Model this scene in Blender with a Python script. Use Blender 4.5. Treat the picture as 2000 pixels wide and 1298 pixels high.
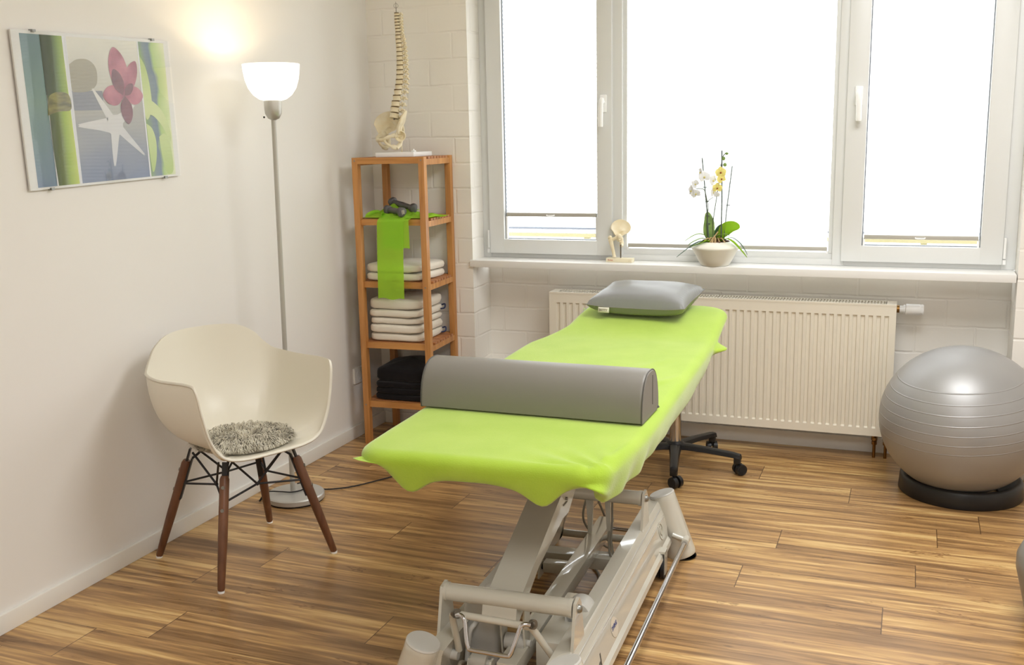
import bpy, bmesh, math, random
from mathutils import Vector, Matrix, noise

for o in list(bpy.data.objects):
    bpy.data.objects.remove(o)
scene = bpy.context.scene
COL = scene.collection
random.seed(7)
PI = math.pi

# ---------------------------------------------------------------- camera
YAW, PITCH, ROLL, FPX = .3736, .1907, -.0205, 1996.7
_cy, _sy, _cp, _sp = math.cos(YAW), math.sin(YAW), math.cos(PITCH), math.sin(PITCH)
_f = Vector((-_sy * _cp, _cy * _cp, -_sp)); _r = Vector((_cy, _sy, 0)); _u = _r.cross(_f)
_r2 = math.cos(ROLL) * _r + math.sin(ROLL) * _u
_u2 = -math.sin(ROLL) * _r + math.cos(ROLL) * _u
cd = bpy.data.cameras.new('camera'); cam = bpy.data.objects.new('camera', cd); COL.objects.link(cam)
M = Matrix.Identity(4)
for i in range(3):
    M[i][0], M[i][1], M[i][2] = _r2[i], _u2[i], -_f[i]
M.translation = Vector((2.5755, -4.6711, 1.4905))
cam.matrix_world = M
cd.sensor_width = 36; cd.lens = 36 * FPX / 2000; cd.clip_start = .05
scene.camera = cam

# ---------------------------------------------------------------- light and exposure
scene.view_settings.view_transform = 'Standard'
scene.view_settings.look = 'None'
scene.view_settings.exposure = 0.27
scene.view_settings.gamma = 1
scene.view_settings.use_curve_mapping = False
W = bpy.data.worlds.new('world'); scene.world = W; W.use_nodes = True
bg = W.node_tree.nodes['Background']
bg.inputs[0].default_value = (0.93, 0.97, 1.0, 1)
bg.inputs[1].default_value = 4.4


def area(name, loc, rot, sx, sy, power, col):
    d = bpy.data.lights.new(name, 'AREA'); d.shape = 'RECTANGLE'; d.size = sx; d.size_y = sy
    d.energy = power; d.color = col
    o = bpy.data.objects.new(name, d); COL.objects.link(o); o.location = loc; o.rotation_euler = rot
    return o


def point(name, loc, power, col, rad):
    d = bpy.data.lights.new(name, 'POINT'); d.energy = power; d.color = col; d.shadow_soft_size = rad
    o = bpy.data.objects.new(name, d); COL.objects.link(o); o.location = loc
    return o


# two fill lights added to brighten the room, under the panels built below
area('added_fill_light', (2.7, -1.6, 2.66), (0, 0, 0), 1.15, 1.15, 35, (.94, .97, 1.0))
area('added_fill_light', (2.9, -4.4, 2.66), (0, 0, 0), 1.15, 1.15, 31, (.95, .975, 1.0))
# bulb of the floor lamp
point('floor_lamp_bulb_light', (.226, -1.19, 1.722), 3.6, (1.0, .76, .46), .02)


# ---------------------------------------------------------------- colour and materials
def lin(c):
    c /= 255
    return c / 12.92 if c <= .04045 else ((c + .055) / 1.055) ** 2.4


def rgb(r, g, b):
    return (lin(r), lin(g), lin(b), 1)


def mat(name, col, rough=.5, metal=0, spec=.5, coat=0, sheen=0, bump=None, noise_col=None, trans=0, emis=None, subsurf=0):
    m = bpy.data.materials.new(name); m.use_nodes = True
    nt = m.node_tree; b = nt.nodes['Principled BSDF']
    b.inputs['Base Color'].default_value = col
    b.inputs['Roughness'].default_value = rough
    b.inputs['Metallic'].default_value = metal
    b.inputs['Specular IOR Level'].default_value = spec
    b.inputs['Coat Weight'].default_value = coat
    b.inputs['Sheen Weight'].default_value = sheen
    b.inputs['Transmission Weight'].default_value = trans
    if subsurf:
        b.inputs['Subsurface Weight'].default_value = subsurf
        b.inputs['Subsurface Radius'].default_value = (.02, .012, .006)
    if emis:
        b.inputs['Emission Color'].default_value = emis[0]; b.inputs['Emission Strength'].default_value = emis[1]
    tc = None
    if bump or noise_col:
        tc = nt.nodes.new('ShaderNodeTexCoord')
    if bump:  # (scale, strength, distance)
        n = nt.nodes.new('ShaderNodeTexNoise'); n.inputs['Scale'].default_value = bump[0]; n.inputs['Detail'].default_value = 3
        nt.links.new(tc.outputs['Object'], n.inputs['Vector'])
        bp = nt.nodes.new('ShaderNodeBump'); bp.inputs['Strength'].default_value = bump[1]; bp.inputs['Distance'].default_value = bump[2]
        nt.links.new(n.outputs['Fac'], bp.inputs['Height']); nt.links.new(bp.outputs['Normal'], b.inputs['Normal'])
    if noise_col:  # (scale, other colour, xyz stretch)
        mp = nt.nodes.new('ShaderNodeMapping'); mp.inputs['Scale'].default_value = noise_col[2]
        nt.links.new(tc.outputs['Object'], mp.inputs['Vector'])
        n = nt.nodes.new('ShaderNodeTexNoise'); n.inputs['Scale'].default_value = noise_col[0]; n.inputs['Detail'].default_value = 4
        nt.links.new(mp.outputs[0], n.inputs['Vector'])
        rp = nt.nodes.new('ShaderNodeValToRGB'); rp.color_ramp.elements[0].position = .35; rp.color_ramp.elements[1].position = .65
        rp.color_ramp.elements[0].color = col; rp.color_ramp.elements[1].color = noise_col[1]
        nt.links.new(n.outputs['Fac'], rp.inputs[0]); nt.links.new(rp.outputs[0], b.inputs['Base Color'])
    return m


def wood(name, c1, c2, stretch, scale=1.0, rough=.42):
    m = mat(name, c1, rough)
    nt = m.node_tree; b = nt.nodes['Principled BSDF']
    tc = nt.nodes.new('ShaderNodeTexCoord'); mp = nt.nodes.new('ShaderNodeMapping'); mp.inputs['Scale'].default_value = stretch
    nt.links.new(tc.outputs['Object'], mp.inputs['Vector'])
    n = nt.nodes.new('ShaderNodeTexNoise'); n.inputs['Scale'].default_value = scale; n.inputs['Detail'].default_value = 6; n.inputs['Distortion'].default_value = .6
    nt.links.new(mp.outputs[0], n.inputs['Vector'])
    rp = nt.nodes.new('ShaderNodeValToRGB'); rp.color_ramp.elements[0].position = .3; rp.color_ramp.elements[1].position = .7
    rp.color_ramp.elements[0].color = c1; rp.color_ramp.elements[1].color = c2
    nt.links.new(n.outputs['Fac'], rp.inputs[0]); nt.links.new(rp.outputs[0], b.inputs['Base Color'])
    return m


def math_node(nt, op, a, b=None, c=None):
    n = nt.nodes.new('ShaderNodeMath'); n.operation = op
    for i, v in enumerate((a, b, c)):
        if v is None: continue
        if isinstance(v, (int, float)): n.inputs[i].default_value = v
        else: nt.links.new(v, n.inputs[i])
    return n.outputs[0]


def floor_material():
    m = bpy.data.materials.new('laminate_floor'); m.use_nodes = True
    nt = m.node_tree; b = nt.nodes['Principled BSDF']
    tc = nt.nodes.new('ShaderNodeTexCoord'); sp = nt.nodes.new('ShaderNodeSeparateXYZ')
    nt.links.new(tc.outputs['Object'], sp.inputs[0])
    X, Y = sp.outputs[0], sp.outputs[1]
    PW, PL = .186, 1.29
    yr = math_node(nt, 'DIVIDE', math_node(nt, 'ADD', Y, 1.637 + PW * 40), PW)
    row = math_node(nt, 'FLOOR', yr); fy = math_node(nt, 'FRACT', yr)
    wn = nt.nodes.new('ShaderNodeTexWhiteNoise'); wn.noise_dimensions = '1D'; nt.links.new(row, wn.inputs['W'])
    xr = math_node(nt, 'ADD', math_node(nt, 'DIVIDE', X, PL), math_node(nt, 'MULTIPLY', wn.outputs['Value'], 7.0))
    colm = math_node(nt, 'FLOOR', xr); fx = math_node(nt, 'FRACT', xr)
    pid = math_node(nt, 'ADD', math_node(nt, 'MULTIPLY', row, 13.37), math_node(nt, 'MULTIPLY', colm, 7.77))
    wn2 = nt.nodes.new('ShaderNodeTexWhiteNoise'); wn2.noise_dimensions = '1D'; nt.links.new(pid, wn2.inputs['W'])
    PR = wn2.outputs['Value']
    # grain: long streaks, different in every plank
    def grain(sx, sy, sc, det, dist, off, ro=.6):
        cb = nt.nodes.new('ShaderNodeCombineXYZ')
        nt.links.new(math_node(nt, 'ADD', math_node(nt, 'MULTIPLY', X, sx), math_node(nt, 'MULTIPLY', PR, 37.0 + off)), cb.inputs[0])
        nt.links.new(math_node(nt, 'ADD', math_node(nt, 'MULTIPLY', Y, sy), math_node(nt, 'MULTIPLY', PR, 91.0)), cb.inputs[1])
        n = nt.nodes.new('ShaderNodeTexNoise'); n.inputs['Scale'].default_value = sc; n.inputs['Detail'].default_value = det; n.inputs['Distortion'].default_value = dist
        n.inputs['Roughness'].default_value = ro
        nt.links.new(cb.outputs[0], n.inputs['Vector'])
        return n.outputs['Fac']
    g1 = grain(.6, 10, 1.5, 4, 1.8, 0, .42)
    g2 = grain(3.5, 60, 1.5, 5, .6, 5)
    g3 = grain(.9, 7, 1.3, 4, 2.8, 11)
    r1 = nt.nodes.new('ShaderNodeValToRGB'); cr = r1.color_ramp
    cr.elements[0].position = .28; cr.elements[0].color = rgb(122, 88, 52)
    cr.elements[1].position = .74; cr.elements[1].color = rgb(223, 188, 128)
    e = cr.elements.new(.42); e.color = rgb(148, 113, 73)
    e = cr.elements.new(.55); e.color = rgb(180, 139, 90)
    e = cr.elements.new(.64); e.color = rgb(201, 160, 103)
    s1 = math_node(nt, 'ADD', math_node(nt, 'MULTIPLY', g1, .66), math_node(nt, 'MULTIPLY', g2, .34))
    s2 = math_node(nt, 'ADD', s1, math_node(nt, 'MULTIPLY', math_node(nt, 'SUBTRACT', PR, .5), .07))
    s3 = math_node(nt, 'ADD', math_node(nt, 'MULTIPLY', math_node(nt, 'SUBTRACT', s2, .5), 1.45), .52)
    # pale sapwood bands
    g4 = grain(.3, 5.5, 1.6, 2, .8, 23, .4)
    sap = math_node(nt, 'MINIMUM', math_node(nt, 'MULTIPLY', math_node(nt, 'MAXIMUM', math_node(nt, 'SUBTRACT', g4, .60), 0.0), 14.0), 1.0)
    s3 = math_node(nt, 'ADD', s3, math_node(nt, 'MULTIPLY', sap, .16))
    nt.links.new(s3, r1.inputs[0])
    # dark heartwood veins where g3 crosses its mid value
    v = math_node(nt, 'ABSOLUTE', math_node(nt, 'SUBTRACT', g3, .36))
    vein = math_node(nt, 'MULTIPLY', math_node(nt, 'SUBTRACT', 1.0, math_node(nt, 'MINIMUM', math_node(nt, 'MULTIPLY', v, 50.0), 1.0)), .9)
    mx = nt.nodes.new('ShaderNodeMixRGB'); mx.blend_type = 'MULTIPLY'; nt.links.new(vein, mx.inputs[0]); nt.links.new(r1.outputs[0], mx.inputs[1]); mx.inputs[2].default_value = (.45, .36, .3, 1)
    # small dark knots
    kn = nt.nodes.new('ShaderNodeTexVoronoi'); kn.feature = 'F1'; kn.inputs['Scale'].default_value = 3.0
    cb = nt.nodes.new('ShaderNodeCombineXYZ'); nt.links.new(X, cb.inputs[0]); nt.links.new(math_node(nt, 'MULTIPLY', Y, 2.6), cb.inputs[1]); nt.links.new(cb.outputs[0], kn.inputs['Vector'])
    kf = math_node(nt, 'MULTIPLY', math_node(nt, 'SUBTRACT', 1.0, math_node(nt, 'MINIMUM', math_node(nt, 'MULTIPLY', kn.outputs['Distance'], 16.0), 1.0)), .75)
    mk = nt.nodes.new('ShaderNodeMixRGB'); nt.links.new(kf, mk.inputs[0]); nt.links.new(mx.outputs[0], mk.inputs[1]); mk.inputs[2].default_value = rgb(70, 46, 28)
    # seams
    ey = math_node(nt, 'MINIMUM', fy, math_node(nt, 'SUBTRACT', 1.0, fy))
    ex = math_node(nt, 'MINIMUM', fx, math_node(nt, 'SUBTRACT', 1.0, fx))
    sy_ = math_node(nt, 'LESS_THAN', math_node(nt, 'MULTIPLY', ey, PW), .0011)
    sx_ = math_node(nt, 'LESS_THAN', math_node(nt, 'MULTIPLY', ex, PL), .0016)
    seam = math_node(nt, 'MAXIMUM', math_node(nt, 'MULTIPLY', sy_, .55), math_node(nt, 'MULTIPLY', sx_, .8))
    ms = nt.nodes.new('ShaderNodeMixRGB'); nt.links.new(seam, ms.inputs[0]); nt.links.new(mk.outputs[0], ms.inputs[1]); ms.inputs[2].default_value = rgb(72, 48, 30)
    nt.links.new(ms.outputs[0], b.inputs['Base Color'])
    bp = nt.nodes.new('ShaderNodeBump'); bp.inputs['Strength'].default_value = .25; bp.inputs['Distance'].default_value = .002
    nt.links.new(math_node(nt, 'SUBTRACT', math_node(nt, 'MULTIPLY', g2, .4), seam), bp.inputs['Height']); nt.links.new(bp.outputs['Normal'], b.inputs['Normal'])
    b.inputs['Roughness'].default_value = .3
    b.inputs['Specular IOR Level'].default_value = .5
    return m


def block_wall_material():
    m = mat('painted_block_wall', rgb(248, 244, 236), .55)
    nt = m.node_tree; b = nt.nodes['Principled BSDF']
    tc = nt.nodes.new('ShaderNodeTexCoord'); sp = nt.nodes.new('ShaderNodeSeparateXYZ'); nt.links.new(tc.outputs['Object'], sp.inputs[0])
    cb = nt.nodes.new('ShaderNodeCombineXYZ')
    nt.links.new(math_node(nt, 'ADD', math_node(nt, 'ADD', sp.outputs[0], sp.outputs[1]), .04), cb.inputs[0])
    nz = nt.nodes.new('ShaderNodeTexNoise'); nz.inputs['Scale'].default_value = 9; nt.links.new(tc.outputs['Object'], nz.inputs['Vector'])
    wob = math_node(nt, 'MULTIPLY', math_node(nt, 'SUBTRACT', nz.outputs['Fac'], .5), .012)
    nt.links.new(math_node(nt, 'ADD', math_node(nt, 'ADD', sp.outputs[2], .0155), wob), cb.inputs[1])
    br = nt.nodes.new('ShaderNodeTexBrick'); nt.links.new(cb.outputs[0], br.inputs['Vector'])
    br.inputs['Scale'].default_value = 1; br.inputs['Brick Width'].default_value = .25; br.inputs['Row Height'].default_value = .125
    br.inputs['Mortar Size'].default_value = .007; br.inputs['Mortar Smooth'].default_value = .7
    br.offset = .5
    n2 = nt.nodes.new('ShaderNodeTexNoise'); n2.inputs['Scale'].default_value = 60; nt.links.new(tc.outputs['Object'], n2.inputs['Vector'])
    n3 = nt.nodes.new('ShaderNodeTexNoise'); n3.inputs['Scale'].default_value = 4.5; nt.links.new(tc.outputs['Object'], n3.inputs['Vector'])
    # joints are filled by paint in places
    amt = math_node(nt, 'MINIMUM', math_node(nt, 'MAXIMUM', math_node(nt, 'MULTIPLY', math_node(nt, 'SUBTRACT', n3.outputs['Fac'], .32), 4.0), .25), 1.0)
    h = math_node(nt, 'ADD', math_node(nt, 'MULTIPLY', math_node(nt, 'MULTIPLY', br.outputs['Fac'], amt), -1.0), math_node(nt, 'MULTIPLY', n2.outputs['Fac'], .12))
    bp = nt.nodes.new('ShaderNodeBump'); bp.inputs['Strength'].default_value = .55; bp.inputs['Distance'].default_value = .004
    nt.links.new(h, bp.inputs['Height']); nt.links.new(bp.outputs['Normal'], b.inputs['Normal'])
    return m


def translucent(name, col, trans=.5, rough=.6, alpha=0.0):
    m = bpy.data.materials.new(name); m.use_nodes = True; nt = m.node_tree
    for n in list(nt.nodes): nt.nodes.remove(n)
    out = nt.nodes.new('ShaderNodeOutputMaterial'); d = nt.nodes.new('ShaderNodeBsdfDiffuse'); t = nt.nodes.new('ShaderNodeBsdfTranslucent')
    d.inputs[0].default_value = col; t.inputs[0].default_value = col
    mx = nt.nodes.new('ShaderNodeMixShader'); mx.inputs[0].default_value = trans
    nt.links.new(d.outputs[0], mx.inputs[1]); nt.links.new(t.outputs[0], mx.inputs[2])
    last = mx.outputs[0]
    if alpha:
        tr = nt.nodes.new('ShaderNodeBsdfTransparent'); tr.inputs[0].default_value = col
        m2 = nt.nodes.new('ShaderNodeMixShader'); m2.inputs[0].default_value = alpha
        nt.links.new(last, m2.inputs[1]); nt.links.new(tr.outputs[0], m2.inputs[2]); last = m2.outputs[0]
    nt.links.new(last, out.inputs[0])
    return m


def thin_glass(name, tint=(1, 1, 1, 1), refl=1.0):
    m = bpy.data.materials.new(name); m.use_nodes = True; nt = m.node_tree
    for n in list(nt.nodes): nt.nodes.remove(n)
    out = nt.nodes.new('ShaderNodeOutputMaterial'); tr = nt.nodes.new('ShaderNodeBsdfTransparent'); g = nt.nodes.new('ShaderNodeBsdfGlossy')
    tr.inputs[0].default_value = tint; g.inputs['Roughness'].default_value = .0
    lw = nt.nodes.new('ShaderNodeFresnel'); lw.inputs['IOR'].default_value = 1.5
    ge = nt.nodes.new('ShaderNodeNewGeometry')   # the far face of the pane does not reflect a second time
    mm = math_node(nt, 'MULTIPLY', math_node(nt, 'MULTIPLY', lw.outputs[0], refl), math_node(nt, 'SUBTRACT', 1.0, ge.outputs['Backfacing']))
    mx = nt.nodes.new('ShaderNodeMixShader'); nt.links.new(mm, mx.inputs[0]); nt.links.new(tr.outputs[0], mx.inputs[1]); nt.links.new(g.outputs[0], mx.inputs[2])
    nt.links.new(mx.outputs[0], out.inputs[0])
    return m


M_floor = floor_material()
M_block = block_wall_material()
M_wall = mat('white_plaster_wall', rgb(243, 240, 235), .6, bump=(45, .12, .002))
M_ceiling = mat('white_ceiling', rgb(240, 238, 232), .8)
M_skirt = mat('white_lacquer_skirting', rgb(243, 240, 233), .35)
M_frame = mat('white_window_plastic', rgb(229, 230, 228), .3)
M_sill = mat('white_sill_board', rgb(243, 242, 238), .35)
M_seal = mat('dark_window_seal', rgb(120, 125, 130), .6)
M_glass = thin_glass('window_glass')
M_blind = translucent('white_pleated_fabric', (.9, .9, .9, 1), .5)
M_rail = mat('beige_balcony_metal', rgb(140, 134, 100), .6)
M_railtop = mat('grey_balcony_metal', rgb(92, 98, 108), .6)
M_concrete = mat('pale_balcony_concrete', rgb(222, 220, 215), .9)
M_rad = mat('cream_radiator_lacquer', rgb(240, 233, 216), .35)
M_raddark = mat('radiator_inside', rgb(110, 100, 88), .8)
M_brass = mat('brass_valve', rgb(140, 105, 60), .35, metal=1)
M_shelfwood = wood('oiled_shelf_wood', rgb(176, 118, 62), rgb(214, 154, 90), (30, 30, 3), 1.0)
M_shelfwood_x = wood('oiled_shelf_wood_rail', rgb(180, 120, 60), rgb(216, 156, 88), (3, 30, 30), 1.0)
M_shelfslat = wood('reddish_slat_wood', rgb(154, 96, 56), rgb(190, 128, 80), (3, 30, 30), 1.0)
M_screw = mat('steel_screw', rgb(150, 150, 145), .35, metal=1)
M_white_plastic = mat('white_plastic', rgb(248, 248, 246), .35)
M_shell = mat('cream_white_chair_plastic', rgb(240, 234, 218), .38)
M_walnut = wood('walnut_leg_wood', rgb(88, 54, 34), rgb(122, 80, 54), (25, 25, 4), 1.0, .4)
M_blackmetal = mat('black_wire_metal', rgb(38, 38, 42), .45)
M_fur = mat('grey_sheepskin', rgb(234, 227, 208), .9, noise_col=(28, rgb(176, 166, 144), (1, 1, 1)), sheen=.3)
M_chromelamp = mat('brushed_silver_metal', rgb(196, 194, 188), .36, metal=.45)
M_satin = mat('satin_grey_metal', rgb(190, 187, 178), .35, metal=.25)
M_black = mat('black_rubber', rgb(24, 24, 26), .6)
M_blackplastic = mat('black_stool_plastic', rgb(30, 30, 32), .4)
M_chrome = mat('polished_chrome', rgb(205, 205, 208), .12, metal=1)
M_couch = mat('warm_grey_lacquered_steel', rgb(208, 204, 190), .16, coat=1.0)
M_couch2 = mat('light_grey_plastic', rgb(205, 203, 196), .35)
M_couchdark = mat('couch_upholstery', rgb(150, 146, 136), .5)
M_green = mat('lime_terry_cloth', rgb(170, 203, 60), .95, sheen=.45, bump=(260, .5, .0015), noise_col=(7, rgb(179, 209, 74), (1, 1, 1)), spec=.1)
M_vinyl = mat('grey_vinyl', rgb(135, 131, 124), .42, bump=(350, .12, .0006))
M_vinyl2 = mat('silver_grey_vinyl', rgb(136, 136, 134), .34, bump=(9, .2, .004))
M_seam = mat('dark_grey_piping', rgb(88, 86, 82), .5)
M_label = mat('white_fabric_label', rgb(225, 220, 205), .8)
M_labelprint = mat('brown_label_print', rgb(110, 85, 70), .8)
M_ink = mat('dark_grey_print', rgb(80, 78, 70), .5)
M_blue = mat('blue_sticker_print', rgb(62, 74, 130), .5)
M_greenprint = mat('teal_sticker_print', rgb(90, 130, 120), .5)
M_sticker = mat('pale_sticker', rgb(218, 208, 190), .4)
M_cable = mat('grey_cable', rgb(150, 143, 128), .5)
M_towel = mat('cream_white_towel', rgb(241, 233, 217), .95, bump=(300, .7, .002), sheen=.3, spec=.1)
M_towelblue = mat('navy_towel_loop', rgb(48, 56, 88), .8)
M_blacktowel = mat('black_cloth', rgb(27, 24, 25), .95, bump=(250, .4, .0015), sheen=.15, spec=.1)
M_band = translucent('green_latex_band', rgb(186, 238, 80), .3, alpha=.22)
M_bone = mat('ivory_bone_plastic', rgb(241, 230, 202), .5, noise_col=(25, rgb(232, 216, 178), (1, 1, 1)))
M_disc = mat('brown_disc_rubber', rgb(120, 98, 66), .7)
M_steelrod = mat('steel_rod', rgb(120, 115, 105), .4, metal=.8)
M_dumb = mat('dark_grey_vinyl_dumbbell', rgb(92, 90, 90), .42)
M_pot = mat('white_ceramic_pot', rgb(240, 236, 224), .3)
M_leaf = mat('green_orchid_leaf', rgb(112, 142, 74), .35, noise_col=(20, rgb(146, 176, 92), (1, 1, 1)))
M_leaflight = translucent('translucent_lime_leaf', rgb(170, 206, 70), .5)  # lime leaf, half diffuse and half translucent
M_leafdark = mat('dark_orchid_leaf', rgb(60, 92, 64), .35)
M_stem = mat('dark_green_stem', rgb(78, 88, 62), .5)
M_stick = mat('plant_support_stick', rgb(88, 100, 92), .5)
M_petalw = translucent('white_petal', rgb(238, 238, 238), .12)
M_petaly = translucent('yellow_petal', rgb(236, 224, 140), .25)
M_lip = mat('red_brown_orchid_lip', rgb(150, 70, 30), .5)
M_root = mat('pale_orchid_root', rgb(198, 168, 120), .7)
M_bark = mat('brown_potting_bark', rgb(110, 80, 60), .9, bump=(80, .9, .01))
M_ball = mat('silver_ball_vinyl', rgb(168, 167, 166), .42, metal=.4)
M_paper = mat('picture_backing', rgb(228, 228, 224), .5)
M_lampglass = mat('opal_lamp_glass', rgb(255, 250, 238), .25, emis=((1.0, .93, .8, 1), 1.6))


def ball_grooves(m):
    nt = m.node_tree; b = nt.nodes['Principled BSDF']
    tc = nt.nodes.new('ShaderNodeTexCoord'); sp = nt.nodes.new('ShaderNodeSeparateXYZ'); nt.links.new(tc.outputs['Object'], sp.inputs[0])
    ns = nt.nodes.new('ShaderNodeTexNoise'); ns.inputs['Scale'].default_value = 1.2; nt.links.new(tc.outputs['Object'], ns.inputs['Vector'])
    zz = math_node(nt, 'ADD', math_node(nt, 'MULTIPLY', sp.outputs[2], 27.0), math_node(nt, 'MULTIPLY', ns.outputs['Fac'], .5))
    f = math_node(nt, 'ABSOLUTE', math_node(nt, 'SUBTRACT', math_node(nt, 'FRACT', zz), .5))
    g = math_node(nt, 'MAXIMUM', math_node(nt, 'SUBTRACT', 1.0, math_node(nt, 'MULTIPLY', f, 16.0)), 0.0)
    lim = math_node(nt, 'LESS_THAN', math_node(nt, 'ABSOLUTE', math_node(nt, 'SUBTRACT', sp.outputs[2], .07)), .13)
    bp = nt.nodes.new('ShaderNodeBump'); bp.inputs['Strength'].default_value = .5; bp.inputs['Distance'].default_value = .003
    nt.links.new(math_node(nt, 'MULTIPLY', g, lim), bp.inputs['Height']); nt.links.new(bp.outputs['Normal'], b.inputs['Normal'])


ball_grooves(M_ball)


# ---------------------------------------------------------------- mesh helpers
class MB:
    """collects shapes; build() links them as ONE mesh object"""
    def __init__(s):
        s.v = []; s.f = []; s.m = []; s.mats = []; s.cur = 0

    def use(s, m):
        if m not in s.mats: s.mats.append(m)
        s.cur = s.mats.index(m); return s

    def add(s, vs, fs):
        o = len(s.v); s.v += [Vector(v) for v in vs]
        for f in fs: s.f.append([o + i for i in f]); s.m.append(s.cur)
        return o

    def box(s, x0, x1, y0, y1, z0, z1, M=None, bev=0):
        if bev:
            b = bmesh.new(); bmesh.ops.create_cube(b, size=1)
            for v in b.verts: v.co = Vector(((x0 + x1) / 2 + v.co.x * (x1 - x0), (y0 + y1) / 2 + v.co.y * (y1 - y0), (z0 + z1) / 2 + v.co.z * (z1 - z0)))
            bmesh.ops.bevel(b, geom=b.edges[:], offset=bev, segments=2, profile=.6, affect='EDGES')
            vs = [(M @ v.co if M else v.co.copy()) for v in b.verts]; b.verts.index_update()
            fs = [[v.index for v in f.verts] for f in b.faces]; b.free(); s.add(vs, fs); return s
        vs = [Vector((x, y, z)) for x in (x0, x1) for y in (y0, y1) for z in (z0, z1)]
        if M: vs = [M @ v for v in vs]
        s.add(vs, [(0, 1, 3, 2), (4, 6, 7, 5), (0, 4, 5, 1), (2, 3, 7, 6), (0, 2, 6, 4), (1, 5, 7, 3)]); return s

    def beam(s, a, b, w, h, up=(0, 0, 1), bev=0):
        """box from a to b, width w (sideways), height h"""
        a = Vector(a); b = Vector(b); d = (b - a); L = d.length; d.normalize(); up = Vector(up)
        sx = d.cross(up).normalized(); uz = sx.cross(d)
        M = Matrix((( sx.x, d.x, uz.x, a.x), (sx.y, d.y, uz.y, a.y), (sx.z, d.z, uz.z, a.z), (0, 0, 0, 1)))
        return s.box(-w / 2, w / 2, 0, L, -h / 2, h / 2, M, bev)

    def rings(s, rings, cap0=True, cap1=True, closed=True):
        n = len(rings[0]); o = len(s.v)
        for r in rings: s.v += [Vector(p) for p in r]
        k = n if closed else n - 1
        for i in range(len(rings) - 1):
            for j in range(k):
                a = o + i * n + j; b_ = o + i * n + (j + 1) % n
                s.f.append([a, b_, b_ + n, a + n]); s.m.append(s.cur)
        if closed and cap0: s.f.append([o + j for j in range(n)][::-1]); s.m.append(s.cur)
        if closed and cap1: s.f.append([o + (len(rings) - 1) * n + j for j in range(n)]); s.m.append(s.cur)
        return s

    def tube(s, pts, r, n=10, cap=True):
        pts = [Vector(p) for p in pts]; rs = r if isinstance(r, (list, tuple)) else [r] * len(pts)
        rings = []; prev = None
        for i, p in enumerate(pts):
            t = (pts[min(i + 1, len(pts) - 1)] - pts[max(i - 1, 0)]).normalized()
            if prev is None:
                a = Vector((0, 0, 1)) if abs(t.z) < .9 else Vector((1, 0, 0)); u = t.cross(a).normalized()
            else:
                u = (prev - t * prev.dot(t))
                u = u.normalized() if u.length > 1e-6 else t.orthogonal().normalized()
            w = t.cross(u); prev = u
            rings.append([p + (u * math.cos(2 * PI * j / n) + w * math.sin(2 * PI * j / n)) * rs[i] for j in range(n)])
        return s.rings(rings, cap, cap)

    def cyl(s, a, b, r0, r1=None, n=24):
        return s.tube([a, b], [r0, r0 if r1 is None else r1], n)

    def lathe(s, prof, c=(0, 0, 0), n=32, M=None, cap0=False, cap1=False):
        rr = []
        for r, z in prof:
            ring = [Vector((c[0] + r * math.cos(2 * PI * j / n), c[1] + r * math.sin(2 * PI * j / n), c[2] + z)) for j in range(n)]
            if M: ring = [M @ v for v in ring]
            rr.append(ring)
        return s.rings(rr, cap0, cap1)

    def ball(s, c, rx, ry=None, rz=None, n=12, M=None):
        ry = ry or rx; rz = rz or rx
        rr = []
        for i in range(n + 1):
            t = PI * i / n; q = max(math.sin(t), .001)
            ring = [Vector((rx * q * math.cos(2 * PI * j / (2 * n)), ry * q * math.sin(2 * PI * j / (2 * n)), -rz * math.cos(t))) for j in range(2 * n)]
            rr.append([(M @ v if M else v) + Vector(c) for v in ring])
        return s.rings(rr, False, False)

    def grid(s, fn, nu, nv, closed_u=False):
        o = len(s.v)
        for i in range(nu):
            for j in range(nv): s.v.append(Vector(fn(i / (nu - (0 if closed_u else 1)), j / (nv - 1))))
        for i in range(nu - (0 if closed_u else 1)):
            for j in range(nv - 1):
                a = o + i * nv + j; b_ = o + ((i + 1) % nu) * nv + j
                s.f.append([a, b_, b_ + 1, a + 1]); s.m.append(s.cur)
        return s

    def poly(s, pts):
        s.add(pts, [list(range(len(pts)))]); return s

    def prism(s, pts, d):
        """extrude polygon pts (3d) by vector d"""
        pts = [Vector(p) for p in pts]; d = Vector(d); n = len(pts)
        s.add(pts + [p + d for p in pts], [list(range(n))[::-1], [n + i for i in range(n)]] + [[i, (i + 1) % n, n + (i + 1) % n, n + i] for i in range(n)])
        return s

    def build(s, name, mat_=None, parent=None, smooth=True, angle=38, solid=0, subsurf=0, loc=None, fix=True):
        me = bpy.data.meshes.new(name)
        me.from_pydata([tuple(v) for v in s.v], [], s.f)
        for m in (s.mats if s.mats else [mat_]): me.materials.append(m)
        if s.mats:
            for p, mi in zip(me.polygons, s.m): p.material_index = mi
        b = bmesh.new(); b.from_mesh(me)
        if fix: bmesh.ops.recalc_face_normals(b, faces=b.faces)
        for f in b.faces: f.smooth = smooth
        if smooth:
            ca = math.radians(angle)
            for e in b.edges:
                if len(e.link_faces) == 2 and e.calc_face_angle(0) > ca: e.smooth = False
        b.to_mesh(me); b.free()
        o = bpy.data.objects.new(name, me); COL.objects.link(o)
        if parent: o.parent = parent
        if loc: o.location = loc
        if solid:
            md = o.modifiers.new('thickness', 'SOLIDIFY'); md.thickness = solid; md.offset = 0
        if subsurf:
            md = o.modifiers.new('smooth', 'SUBSURF'); md.levels = subsurf; md.render_levels = subsurf
        return o


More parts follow.
